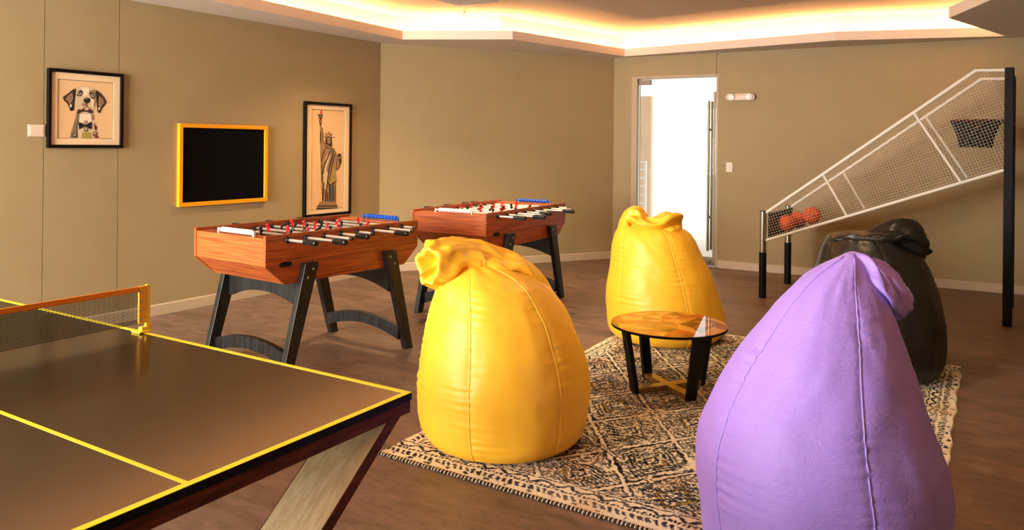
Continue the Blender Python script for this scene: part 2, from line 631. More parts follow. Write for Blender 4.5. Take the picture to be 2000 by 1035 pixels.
o = MB()
o.box(-1.2, 3.2, 0.2, 4.0, -0.01, 0.005)
struct(place(o.build('floor_outside', M['white_out']), MR, RA))
o = MB()
o.box(-1.6, -0.53, 2.9, 3.0, 0.0, 2.36)
struct(place(o.build('wall_outside', M['beige_out']), MR, RA))
rl = thing('balcony_railing', 'white horizontal-bar railing on the balcony beyond the glass door', 'railing', MR+RD*-0.86+Vector((-RD.y, RD.x, 0))*2.7, RA)
o = MB()
for z in (0.55, 0.69, 0.83, 0.97, 1.11, 1.24):
    o.tube([(-0.5, 0, z), (0.32, 0, z)], 0.012, 8)
o.build('rail', M['rail_white'], rl, smooth='auto')
for x in (-0.45, 0.31):
    o = MB()
    o.box(x-0.02, x+0.02, -0.02, 0.02, 0.005, 1.26)
    o.build('post', M['rail_white'], rl)

# ------------------------------------------------------------------ things on the right wall
e = thing('emergency_light', 'white twin-head emergency light high on the right wall', 'light', MR+RD*1.677+Vector((0, 0, 2.118)), RA)
o = MB()
pts = [(-0.135+0.044*math.cos(a), 0.044*math.sin(a)) for a in np.linspace(PI/2, 3*PI/2, 8)]+[(0.135+0.044*math.cos(a), 0.044*math.sin(a)) for a in np.linspace(-PI/2, PI/2, 8)]
o.prism(pts, 'y', -0.055, 0.0, 0.008)
o.build('housing', M['plastic_white'], e, smooth='auto')
for x in (-0.105, 0.105):
    o = MB()
    o.lathe([(0.03, 0), (0.045, 0.006), (0.046, 0.018), (0.043, 0.022), (0.037, 0.022), (0.0, 0.020)], (x, -0.05, 0), (0.12*(1 if x > 0 else -1), -1, -0.05), 24)
    h = o.build('lamp_head', M['plastic_white'], e, smooth='auto')
    o = MB()
    o.lathe([(0.036, 0.0), (0.034, 0.004), (0.0, 0.008)], (x+0.004*(1 if x > 0 else -1), -0.071, -0.001), (0.12*(1 if x > 0 else -1), -1, -0.05), 20)
    o.build('lens', M['lens'], h, smooth='auto')

e = thing('light_switch', 'white rocker switch plate on the right wall beside the glass door', 'switch', MR+RD*1.543+Vector((0, 0, 1.255)), RA)
o = MB()
o.box(-0.04, 0.04, -0.008, 0, -0.06, 0.06, 0.004)
o.build('plate', M['plastic_white'], e)
for z in (-0.019, 0.019):
    o = MB()
    o.box(-0.017, 0.017, -0.013, -0.006, z-0.016, z+0.016, 0.003)
    o.build('rocker', M['plastic_white'], e)

# ------------------------------------------------------------------ pictures on the left wall
DOG = []
STATUE = []
DOG=[
('pale',[(-3.488,1.741),(-3.367,1.722),(-3.351,1.671),(-3.33,1.632),(-3.313,1.52),(-3.543,1.518),(-3.532,1.572),(-3.514,1.627),(-3.495,1.658)]),
('grey',[(-3.488,1.729),(-3.469,1.718),(-3.467,1.652),(-3.479,1.62),(-3.49,1.549),(-3.478,1.52),(-3.542,1.519),(-3.532,1.572),(-3.514,1.627),(-3.495,1.658)]),
('olive',[(-3.448,1.566),(-3.381,1.571),(-3.365,1.521),(-3.451,1.52)]),
('light',[(-3.467,1.706),(-3.371,1.718),(-3.37,1.659),(-3.421,1.637),(-3.472,1.651)]),
('mid',[(-3.379,1.718),(-3.355,1.715),(-3.349,1.671),(-3.373,1.662)]),
('rust',[(-3.354,1.646),(-3.328,1.612),(-3.33,1.582),(-3.348,1.59),(-3.34,1.608)]),
('rust',[(-3.322,1.556),(-3.324,1.545),(-3.333,1.537),(-3.344,1.534),(-3.355,1.536),(-3.363,1.544),(-3.366,1.556),(-3.363,1.567),(-3.355,1.575),(-3.344,1.578),(-3.333,1.575),(-3.325,1.567)]),
('pale',[(-3.334,1.558),(-3.335,1.552),(-3.339,1.547),(-3.345,1.546),(-3.351,1.547),(-3.356,1.551),(-3.358,1.557),(-3.356,1.563),(-3.352,1.568),(-3.346,1.569),(-3.34,1.568),(-3.335,1.564)]),
('brown',[(-3.337,1.554),(-3.338,1.55),(-3.34,1.548),(-3.343,1.547),(-3.346,1.548),(-3.349,1.55),(-3.35,1.553),(-3.349,1.557),(-3.346,1.559),(-3.343,1.56),(-3.34,1.559),(-3.338,1.557)]),
('rust',[(-3.329,1.544),(-3.313,1.535),(-3.317,1.524),(-3.353,1.523)]),
('brown',[(-3.489,1.543),(-3.491,1.535),(-3.497,1.528),(-3.505,1.526),(-3.514,1.528),(-3.52,1.534),(-3.522,1.543),(-3.52,1.551),(-3.514,1.558),(-3.506,1.56),(-3.497,1.558),(-3.491,1.552)]),
('pale',[(-3.495,1.544),(-3.496,1.539),(-3.5,1.535),(-3.505,1.534),(-3.509,1.535),(-3.513,1.539),(-3.515,1.544),(-3.513,1.549),(-3.51,1.552),(-3.505,1.554),(-3.5,1.553),(-3.496,1.549)]),
('brown',[(-3.498,1.542),(-3.498,1.539),(-3.5,1.537),(-3.503,1.536),(-3.506,1.537),(-3.508,1.539),(-3.508,1.541),(-3.508,1.544),(-3.506,1.546),(-3.503,1.547),(-3.5,1.546),(-3.498,1.544)]),
('mid',[(-3.521,1.611),(-3.51,1.592),(-3.517,1.565),(-3.53,1.564)]),
('pale',[(-3.505,1.907),(-3.463,1.93),(-3.432,1.936),(-3.401,1.932),(-3.349,1.914),(-3.333,1.879),(-3.328,1.823),(-3.348,1.767),(-3.366,1.726),(-3.383,1.718),(-3.43,1.731),(-3.469,1.718),(-3.488,1.741),(-3.502,1.775),(-3.512,1.821),(-3.515,1.868)]),
('light',[(-3.463,1.924),(-3.401,1.927),(-3.393,1.899),(-3.416,1.858),(-3.443,1.856),(-3.451,1.895)]),
('mid',[(-3.393,1.903),(-3.349,1.911),(-3.334,1.871),(-3.33,1.823),(-3.352,1.766),(-3.368,1.797),(-3.375,1.845),(-3.392,1.875)]),
('light',[(-3.38,1.84),(-3.356,1.83),(-3.36,1.766),(-3.374,1.781)]),
('brown',[(-3.496,1.911),(-3.524,1.902),(-3.569,1.861),(-3.599,1.838),(-3.591,1.813),(-3.565,1.791),(-3.545,1.758),(-3.538,1.731),(-3.515,1.739),(-3.51,1.782),(-3.516,1.829),(-3.509,1.876)]),
('mid',[(-3.561,1.849),(-3.528,1.881),(-3.52,1.836),(-3.535,1.797),(-3.546,1.781),(-3.557,1.807),(-3.58,1.821)]),
('grey',[(-3.554,1.842),(-3.533,1.863),(-3.53,1.828),(-3.544,1.808)]),
('light',[(-3.549,1.773),(-3.538,1.789),(-3.529,1.774),(-3.538,1.758)]),
('black',[(-3.538,1.758),(-3.515,1.774),(-3.515,1.739),(-3.538,1.731)]),
('brown',[(-3.343,1.908),(-3.305,1.889),(-3.272,1.851),(-3.254,1.819),(-3.271,1.786),(-3.294,1.761),(-3.305,1.725),(-3.327,1.732),(-3.33,1.791),(-3.332,1.847)]),
('mid',[(-3.317,1.868),(-3.284,1.842),(-3.273,1.814),(-3.304,1.769),(-3.32,1.792)]),
('grey',[(-3.304,1.841),(-3.286,1.827),(-3.292,1.797),(-3.308,1.8)]),
('light',[(-3.318,1.776),(-3.305,1.769),(-3.313,1.748),(-3.322,1.752)]),
('black',[(-3.343,1.908),(-3.325,1.902),(-3.321,1.848),(-3.328,1.807),(-3.333,1.847)]),
('brown',[(-3.495,1.861),(-3.482,1.892),(-3.463,1.901),(-3.447,1.895),(-3.446,1.87),(-3.462,1.852),(-3.486,1.852)]),
('light',[(-3.456,1.874),(-3.458,1.868),(-3.464,1.863),(-3.472,1.861),(-3.479,1.862),(-3.485,1.866),(-3.487,1.873),(-3.485,1.879),(-3.48,1.884),(-3.472,1.886),(-3.464,1.885),(-3.459,1.881)]),
('black',[(-3.462,1.877),(-3.463,1.871),(-3.467,1.867),(-3.472,1.866),(-3.477,1.867),(-3.481,1.87),(-3.482,1.875),(-3.481,1.88),(-3.477,1.884),(-3.472,1.886),(-3.467,1.885),(-3.463,1.882)]),
('light',[(-3.472,1.879),(-3.473,1.877),(-3.475,1.876),(-3.477,1.876),(-3.478,1.879),(-3.477,1.881),(-3.475,1.882),(-3.473,1.881)]),
('brown',[(-3.396,1.889),(-3.381,1.888),(-3.351,1.884),(-3.345,1.858),(-3.356,1.844),(-3.376,1.841),(-3.389,1.86)]),
('light',[(-3.352,1.867),(-3.354,1.861),(-3.359,1.856),(-3.367,1.854),(-3.374,1.855),(-3.38,1.859),(-3.382,1.866),(-3.38,1.872),(-3.375,1.877),(-3.367,1.879),(-3.36,1.878),(-3.354,1.874)]),
('black',[(-3.357,1.869),(-3.358,1.863),(-3.362,1.859),(-3.367,1.858),(-3.372,1.859),(-3.376,1.862),(-3.377,1.867),(-3.376,1.873),(-3.372,1.877),(-3.367,1.878),(-3.362,1.877),(-3.358,1.874)]),
('light',[(-3.367,1.871),(-3.368,1.869),(-3.37,1.868),(-3.372,1.869),(-3.373,1.871),(-3.373,1.873),(-3.37,1.874),(-3.368,1.873)]),
('black',[(-3.44,1.828),(-3.427,1.841),(-3.408,1.844),(-3.39,1.84),(-3.386,1.822),(-3.398,1.802),(-3.419,1.8),(-3.436,1.808)]),
('grey',[(-3.431,1.832),(-3.416,1.838),(-3.406,1.833),(-3.423,1.828)]),
('brown',[(-3.419,1.801),(-3.412,1.802),(-3.411,1.772),(-3.418,1.771)]),
('brown',[(-3.478,1.749),(-3.457,1.746),(-3.438,1.762),(-3.415,1.775),(-3.383,1.753),(-3.366,1.74),(-3.364,1.72),(-3.391,1.722),(-3.418,1.733),(-3.453,1.729),(-3.476,1.715),(-3.488,1.717),(-3.487,1.741)]),
('pink',[(-3.437,1.753),(-3.415,1.771),(-3.391,1.755),(-3.408,1.744),(-3.426,1.743)]),
('mid',[(-3.454,1.793),(-3.437,1.802),(-3.423,1.795),(-3.431,1.779),(-3.45,1.774)]),
('black',[(-3.476,1.647),(-3.449,1.638),(-3.429,1.625),(-3.429,1.615),(-3.451,1.603),(-3.474,1.59)]),
('black',[(-3.373,1.656),(-3.398,1.642),(-3.42,1.628),(-3.42,1.614),(-3.397,1.6),(-3.373,1.593)]),
('black',[(-3.414,1.62),(-3.415,1.615),(-3.419,1.611),(-3.424,1.61),(-3.429,1.611),(-3.433,1.614),(-3.434,1.62),(-3.433,1.625),(-3.429,1.629),(-3.424,1.63),(-3.419,1.629),(-3.416,1.625)]),
('brown',[(-3.411,1.651),(-3.412,1.645),(-3.417,1.64),(-3.423,1.638),(-3.429,1.639),(-3.434,1.644),(-3.436,1.65),(-3.434,1.657),(-3.429,1.661),(-3.423,1.663),(-3.417,1.662),(-3.412,1.657)]),
('light',[(-3.415,1.651),(-3.416,1.647),(-3.419,1.644),(-3.423,1.643),(-3.427,1.644),(-3.43,1.646),(-3.431,1.65),(-3.43,1.654),(-3.427,1.657),(-3.423,1.658),(-3.419,1.658),(-3.416,1.655)]),
('brown',[(-3.419,1.65),(-3.42,1.648),(-3.421,1.646),(-3.423,1.646),(-3.425,1.646),(-3.426,1.648),(-3.427,1.65),(-3.426,1.652),(-3.425,1.653),(-3.423,1.654),(-3.421,1.653),(-3.42,1.652)]),
('brown',[(-3.404,1.59),(-3.406,1.582),(-3.411,1.576),(-3.419,1.573),(-3.427,1.575),(-3.433,1.581),(-3.435,1.589),(-3.433,1.597),(-3.427,1.603),(-3.419,1.605),(-3.412,1.603),(-3.406,1.597)]),
('light',[(-3.41,1.59),(-3.411,1.585),(-3.415,1.582),(-3.419,1.581),(-3.424,1.582),(-3.427,1.585),(-3.429,1.59),(-3.427,1.595),(-3.424,1.598),(-3.419,1.599),(-3.415,1.598),(-3.411,1.595)]),
('brown',[(-3.429,1.588),(-3.41,1.589),(-3.419,1.581)]),
]
STATUE=[
('red',[(-0.93,1.862),(-0.915,1.851),(-0.909,1.826),(-0.923,1.809),(-0.945,1.808),(-0.936,1.836)]),
('brown',[(-0.974,1.807),(-0.901,1.807),(-0.912,1.766),(-0.957,1.764)]),
('grey',[(-0.96,1.797),(-0.918,1.797),(-0.925,1.776),(-0.95,1.775)]),
('rust',[(-0.954,1.764),(-0.919,1.765),(-0.917,1.716),(-0.927,1.677),(-0.942,1.685),(-0.957,1.726)]),
('mid',[(-0.946,1.749),(-0.932,1.75),(-0.929,1.716),(-0.942,1.715)]),
('stone',[(-0.942,1.682),(-0.916,1.68),(-0.901,1.62),(-0.894,1.551),(-0.869,1.499),(-0.891,1.452),(-0.933,1.458),(-0.943,1.496),(-0.933,1.551),(-0.943,1.619)]),
('brown',[(-0.912,1.668),(-0.906,1.606),(-0.901,1.537),(-0.884,1.489),(-0.877,1.49),(-0.891,1.538),(-0.895,1.607),(-0.905,1.668)]),
('brown',[(-0.939,1.633),(-0.933,1.565),(-0.939,1.496),(-0.932,1.496),(-0.922,1.565),(-0.932,1.633)]),
('brown',[(-0.856,1.574),(-0.907,1.575),(-0.858,1.563)]),
('brown',[(-0.844,1.587),(-0.893,1.609),(-0.853,1.578)]),
('brown',[(-0.828,1.593),(-0.862,1.632),(-0.841,1.588)]),
('brown',[(-0.811,1.594),(-0.821,1.652),(-0.826,1.594)]),
('brown',[(-0.795,1.59),(-0.776,1.641),(-0.809,1.594)]),
('brown',[(-0.781,1.58),(-0.74,1.615),(-0.791,1.588)]),
('brown',[(-0.775,1.56),(-0.717,1.568),(-0.776,1.571)]),
('brown',[(-0.863,1.563),(-0.841,1.585),(-0.811,1.591),(-0.781,1.584),(-0.769,1.55),(-0.764,1.469),(-0.787,1.453),(-0.847,1.462),(-0.866,1.499)]),
('stone',[(-0.844,1.555),(-0.815,1.569),(-0.788,1.556),(-0.786,1.518),(-0.806,1.494),(-0.832,1.502)]),
('pale',[(-0.854,1.569),(-0.815,1.58),(-0.777,1.568),(-0.774,1.574),(-0.815,1.589),(-0.857,1.574)]),
('brown',[(-0.837,1.541),(-0.822,1.544),(-0.822,1.537),(-0.837,1.536)]),
('brown',[(-0.807,1.544),(-0.792,1.542),(-0.794,1.536),(-0.807,1.537)]),
('brown',[(-0.825,1.512),(-0.803,1.512),(-0.814,1.507)]),
('mid',[(-0.807,1.566),(-0.788,1.556),(-0.786,1.518),(-0.802,1.497)]),
('stone',[(-0.873,1.496),(-0.77,1.458),(-0.741,1.45),(-0.714,1.416),(-0.687,1.368),(-0.689,1.273),(-0.704,1.21),(-0.693,1.09),(-0.707,1.049),(-0.711,0.864),(-0.762,0.858),(-0.905,0.874),(-0.91,0.974),(-0.919,1.084),(-0.929,1.277),(-0.921,1.4),(-0.935,1.462),(-0.895,1.472)]),
('olive',[(-0.795,1.219),(-0.709,1.273),(-0.7,1.09),(-0.792,1.041),(-0.808,1.094)]),
('mid',[(-0.92,1.4),(-0.872,1.441),(-0.853,1.4),(-0.893,1.304),(-0.922,1.276)]),
('pale',[(-0.853,1.358),(-0.805,1.4),(-0.793,1.358),(-0.851,1.22),(-0.878,1.165),(-0.881,1.248)]),
('mid',[(-0.912,1.084),(-0.849,1.095),(-0.848,0.985),(-0.899,0.946)]),
('blue',[(-0.792,1.031),(-0.751,1.047),(-0.749,0.868),(-0.786,0.871)]),
('grey',[(-0.743,1.047),(-0.717,1.055),(-0.718,0.87),(-0.737,0.871)]),
('pale',[(-0.894,1.166),(-0.851,1.22),(-0.817,1.164),(-0.848,0.999),(-0.878,1.027)]),
('brown',[(-0.873,1.477),(-0.823,1.436),(-0.781,1.449),(-0.785,1.456),(-0.817,1.446),(-0.865,1.483)]),
('brown',[(-0.858,1.463),(-0.888,1.416),(-0.911,1.36),(-0.923,1.298),(-0.914,1.296),(-0.898,1.357),(-0.875,1.412),(-0.85,1.461)]),
('brown',[(-0.775,1.45),(-0.824,1.375),(-0.878,1.278),(-0.907,1.167),(-0.896,1.165),(-0.862,1.273),(-0.807,1.369),(-0.764,1.447)]),
('brown',[(-0.751,1.442),(-0.764,1.373),(-0.805,1.276),(-0.828,1.151),(-0.849,0.985),(-0.838,0.984),(-0.812,1.149),(-0.786,1.273),(-0.747,1.37),(-0.74,1.441)]),
('brown',[(-0.715,1.401),(-0.754,1.331),(-0.78,1.233),(-0.805,1.095),(-0.796,1.093),(-0.765,1.231),(-0.74,1.328),(-0.706,1.398)]),
('brown',[(-0.8,1.037),(-0.75,1.056),(-0.695,1.083),(-0.702,1.092),(-0.76,1.068),(-0.807,1.045)]),
('brown',[(-0.823,1.079),(-0.803,1.024),(-0.798,0.871),(-0.782,0.87),(-0.781,1.024),(-0.808,1.082)]),
('brown',[(-0.755,1.05),(-0.751,0.869),(-0.735,0.868),(-0.739,1.05)]),
('brown',[(-0.887,1.083),(-0.899,0.974),(-0.904,0.878),(-0.891,0.876),(-0.881,0.972),(-0.874,1.082)]),
('brown',[(-0.857,0.985),(-0.863,0.875),(-0.844,0.873),(-0.838,0.984)]),
('brown',[(-0.719,1.049),(-0.719,0.867),(-0.706,0.866),(-0.707,1.049)]),
('brown',[(-0.923,1.276),(-0.909,1.194),(-0.913,1.084),(-0.903,1.083),(-0.895,1.194),(-0.913,1.277)]),
('brown',[(-0.694,1.358),(-0.703,1.274),(-0.711,1.218),(-0.697,1.216),(-0.684,1.272),(-0.68,1.357)]),
('brown',[(-0.82,1.164),(-0.832,1.082),(-0.852,1.027),(-0.844,1.025),(-0.821,1.08),(-0.813,1.163)]),
('brown',[(-0.833,0.97),(-0.828,0.873),(-0.812,0.872),(-0.817,0.97)]),
('mid',[(-0.691,1.357),(-0.668,1.388),(-0.633,1.391),(-0.625,1.368),(-0.63,1.293),(-0.67,1.227),(-0.7,1.208),(-0.693,1.273)]),
('brown',[(-0.691,1.371),(-0.664,1.391),(-0.633,1.379),(-0.644,1.357),(-0.679,1.35)]),
('stone',[(-0.679,1.346),(-0.641,1.354),(-0.64,1.3),(-0.67,1.258),(-0.686,1.273)]),
('brown',[(-0.635,1.357),(-0.637,1.294),(-0.674,1.23),(-0.701,1.21),(-0.696,1.206),(-0.665,1.225),(-0.627,1.292),(-0.627,1.357)]),
('brown',[(-0.672,1.326),(-0.653,1.333),(-0.657,1.294),(-0.649,1.293),(-0.643,1.336),(-0.674,1.332)]),
('mid',[(-0.942,0.877),(-0.707,0.866),(-0.687,0.82),(-0.963,0.837)]),
('brown',[(-0.97,0.84),(-0.679,0.822),(-0.679,0.808),(-0.977,0.827)]),
('stone',[(-0.977,0.827),(-0.675,0.808),(-0.671,0.74),(-0.984,0.762)]),
('brown',[(-0.984,0.816),(-0.673,0.797),(-0.673,0.78),(-0.984,0.8)]),
('brown',[(-0.984,0.778),(-0.671,0.757),(-0.67,0.737),(-0.983,0.759)]),
('rust',[(-0.863,0.789),(-0.823,0.792),(-0.817,0.761),(-0.863,0.759)]),
('brown',[(-0.955,0.795),(-0.882,0.79),(-0.882,0.774),(-0.955,0.779)]),
('brown',[(-0.798,0.785),(-0.694,0.778),(-0.694,0.761),(-0.798,0.768)]),
('stone',[(-1.027,0.762),(-0.645,0.738),(-0.645,0.686),(-1.03,0.714)]),
('brown',[(-1.0,0.752),(-0.936,0.747),(-0.936,0.728),(-0.999,0.733)]),
('brown',[(-0.9,0.745),(-0.807,0.738),(-0.807,0.719),(-0.899,0.726)]),
('brown',[(-0.769,0.736),(-0.67,0.729),(-0.67,0.709),(-0.769,0.716)]),
]



def picture(name, label, s0, s1, z0, z1, fw, line, art, mount):
    sc, zc = (s0+s1)/2, (z0+z1)/2
    t = thing(name, label, 'picture', LM+LD*sc+Vector((0, 0, zc)), LA)
    a, c, b, e_ = s0-sc, s1-sc, z0-zc, z1-zc
    o = MB()
    D = 0.032
    for q in ([(a, b), (c, b), (c-fw, b+fw), (a+fw, b+fw)], [(a, e_), (a+fw, e_-fw), (c-fw, e_-fw), (c, e_)],
              [(a, b), (a+fw, b+fw), (a+fw, e_-fw), (a, e_)], [(c, b), (c, e_), (c-fw, e_-fw), (c-fw, b+fw)]):
        o.prism(q, 'y', -D, 0, 0.002)
    o.build('frame', M['frame_black'], t)
    la, lc, lb, le = line[0]-sc, line[1]-sc, line[2]-zc, line[3]-zc
    o = MB()                                   # mount board with a window cut in it
    ia, ic, ib, ie = a+fw-.004, c-fw+.004, b+fw-.004, e_-fw+.004
    for q in ([(ia, ib), (ic, ib), (lc, lb), (la, lb)], [(ia, ie), (la, le), (lc, le), (ic, ie)], [(ia, ib), (la, lb), (la, le), (ia, ie)], [(ic, ib), (ic, ie), (lc, le), (lc, lb)]):
        o.prism(q, 'y', -0.016, -0.010)
    o.build('mount', M['mat_board'], t)
    keys = ['paper', 'ink_brown']
    mats = [M['paper'], M['ink_brown']]
    o = MB()
    o.box(la-.01, lc+.01, -0.009, -0.002, lb-.01, le+.01)
    o.mi = 1
    k = 0.0035                                 # thin dark keyline round the print
    for q in ((la, lc, lb, lb+k), (la, lc, le-k, le), (la, la+k, lb+k, le-k), (lc-k, lc, lb+k, le-k)):
        o.box(q[0], q[1], -0.0094, -0.0088, q[2], q[3])
    y = -0.0096
    for col, pts in art:
        kk = 'ink_'+col
        if kk not in keys:
            keys.append(kk)
            mats.append(M[kk])
        o.mi = keys.index(kk)
        P = [(p[0]-sc, p[1]-zc) for p in pts]
        if sum(P[i-1][0]*P[i][1]-P[i][0]*P[i-1][1] for i in range(len(P))) < 0:
            P = P[::-1]
        o._f([o.bm.verts.new((p[0], y, p[1])) for p in P])
        y -= 0.00008
    bmesh.ops.triangulate(o.bm, faces=[f_ for f_ in o.bm.faces if len(f_.verts) > 4])
    o.build('print', mats, t, recalc=False)
    return t


picture('framed_dog_print', 'black-framed print of a spotted hound wearing a bow tie', -3.715, -3.12, 1.443, 2.055, 0.026, (-3.641, -3.198, 1.518, 1.977), DOG, 0)
picture('framed_statue_print', 'tall black-framed print of a robed statue raising a torch', -1.168, -0.487, 0.72, 1.937, 0.03, (-1.068, -0.583, 0.79, 1.860), STATUE, 0)

t = thing('blackboard', 'blank black board in a bright yellow frame on the left wall', 'board', LM+LD*-2.13+Vector((0, 0, 1.294)), LA)
a, b, fw, D = 0.482, 0.37, 0.036, 0.04
o = MB()
for q in ([(-a, -b), (a, -b), (a-fw, -b+fw), (-a+fw, -b+fw)], [(-a, b), (-a+fw, b-fw), (a-fw, b-fw), (a, b)],
          [(-a, -b), (-a+fw, -b+fw), (-a+fw, b-fw), (-a, b)], [(a, -b), (a, b), (a-fw, b-fw), (a-fw, -b+fw)]):
    o.prism(q, 'y', -D, 0, 0.003)
o.build('frame', M['frame_yellow'], t)
o = MB()
o.box(-a+fw-.004, a-fw+.004, -0.022, -0.004, -b+fw-.004, b-fw+.004)
o.build('panel', M['board'], t)
t = thing('wall_plate', 'blank cream wall plate left of the dog print', 'plate', LM+LD*-3.786+Vector((0, 0, 1.574)), LA)
o = MB()
o.box(-0.06, 0.06, -0.009, 0, -0.046, 0.046, 0.004)
o.build('cover', M['plastic_white'], t)
o = MB()
o.box(-0.048, 0.048, -0.0115, -0.006, -0.034, 0.034, 0.003)
o.build('blank_insert', M['plastic_white'], t)

# ------------------------------------------------------------------ ceiling fittings
for (x, y), lb in (((-0.372, 8.404), 'small round recessed downlight beside the ceiling sprinkler'), ((2.142, 9.105), 'small round recessed downlight out towards the glass door'),
                   ((-1.15, 7.5), 'added recessed downlight, out of frame, over the far end of the nearer football table'),  # this and next two are unseen lamps, added to warm walls and bags
                   ((0.55, 7.72), 'added recessed downlight, out of frame, over the farther football table'),
                   ((1.35, 4.6), 'added recessed downlight, out of frame, over the rug and round table')):
    t = thing('downlight', lb, 'light', (x, y, HC), 0, 'recessed ceiling downlights')
    o = MB()
    o.lathe([(0.034, -0.001), (0.048, -0.001), (0.05, -0.006), (0.036, -0.010), (0.033, -0.004)], (0, 0, 0), (0, 0, 1), 28)
    o.build('trim_ring', M['plastic_white'], t, smooth='auto')
    o = MB()
    o.lathe([(0.0, -0.0035), (0.033, -0.0035), (0.033, -0.001)], (0, 0, 0), (0, 0, 1), 24)
    o.build('lens', M['spot_on'], t)
    ld = bpy.data.lights.new('downlight_lamp', 'SPOT')
    ld.energy, ld.color, ld.spot_size, ld.spot_blend, ld.shadow_soft_size = (30 if y > 8 else 220 if y > 7 else 110), (1, 0.66, 0.33), (1.1 if y > 8 else 2.0), 0.9, 0.04
    lo_ = bpy.data.objects.new('lamp', ld)
    COL.objects.link(lo_)
    lo_.parent = t
    lo_.location = (0, 0, -0.03)
t = thing('fire_sprinkler', 'small chrome pendant fire sprinkler on the orange-lit ceiling', 'sprinkler', (-0.547, 8.606, HC))
o = MB()
o.lathe([(0.04, 0), (0.042, -0.004), (0.03, -0.008), (0.012, -0.010), (0.0, -0.010)], (0, 0, 0), (0, 0, 1), 20)
o.build('escutcheon', M['plastic_white'], t, smooth='auto')
o = MB()
o.lathe([(0.013, -0.008), (0.013, -0.035), (0.009, -0.037)], (0, 0, 0), (0, 0, 1), 12)
for sx in (-1, 1):
    o.tube([(sx*0.012, 0, -0.03), (sx*0.015, 0, -0.045), (sx*0.004, 0, -0.066)], 0.003, 6)
o.build('body', M['steel'], t, smooth='auto')
o = MB()
o.lathe([(0.004, -0.062), (0.019, -0.066), (0.019, -0.069), (0.0, -0.069)], (0, 0, 0), (0, 0, 1), 16)
o.build('deflector', M['steel'], t, smooth='auto')
t = thing('ceiling_vent', 'square grey ceiling vent cut off by the top of the photo', 'vent', (-0.587, 8.203, HC), LA+PI/2)
o = MB()
o.box(-0.62, 0.0, 0, 0.62, -0.035, 0, 0.01)
o.build('frame', M['plastic_white'], t)
for k in range(8):
    o = MB()
    y = 0.06+k*0.068
    o.prism([(y, -0.045), (y+0.05, -0.036), (y+0.05, -0.033), (y, -0.042)], 'x', -0.57, -0.05)
    o.build('louvre', M['grille'], t)

# ------------------------------------------------------------------ table tennis table
TT = Vector((-0.291, 2.305, 0))
TA = 2.5871
TW, TL = 1.50, 2.68
t = thing('table_tennis_table', 'brown table tennis table with yellow lines and slanted wooden legs', 'table', TT, TA)
o = MB()
o.box(0, TL, 0, TW, 0.738, 0.7595, 0.0015)
o.build('top_edge', M['black'], t)
o = MB()
o.box(0.002, TL-0.002, 0.002, TW-0.002, 0.7590, 0.7602)
top = o.build('playing_surface', M['tt_top'], t)
o = MB()
lw = 0.020
for q in ((0.0, TL, 0.0, lw), (0.0, TL, TW-lw, TW), (0.0, lw, lw, TW-lw), (TL-lw, TL, lw, TW-lw), (lw, TL-lw, TW/2-0.0065, TW/2+0.0065)):
    o.box(q[0], q[1], q[2], q[3], 0.7598, 0.7607)
o.build('boundary_line', M['tt_yellow'], t)
for x0 in (0.004, TL-0.194):
    # wooden end frame: apron and the two slanted leg slabs
    o = MB()
    o.box(x0, x0+0.19, 0.002, TW-0.002, 0.700, 0.738, 0.002)
    o.build('apron', M['tt_apron'], t)
    for s in (0, 1):
        o = MB()
        ang = math.atan2(0.8, 1.0)
        P = [(0.004, 0.737), (0.058, 0.737), (0.979, 0.0), (0.925, 0.0)]
        if s:
            P = [(TW-p[0], p[1]) for p in P]
        # slab with pale faces and a dark edge band at each end
        o.prism(P, 'x', x0+0.003, x0+0.187)
        lg = o.build('leg', M['tt_leg'], t)
        o = MB()
        o.prism(P, 'x', x0-0.0005, x0+0.003)
        o.prism(P, 'x', x0+0.187, x0+0.1905)
        o.build('edge_band', M['tt_apron'], lg)
o = MB()
for y in (0.25, TW-0.29):
    o.box(0.19, TL-0.19, y, y+0.04, 0.69, 0.738)
o.build('under_rail', M['tt_apron'], t)

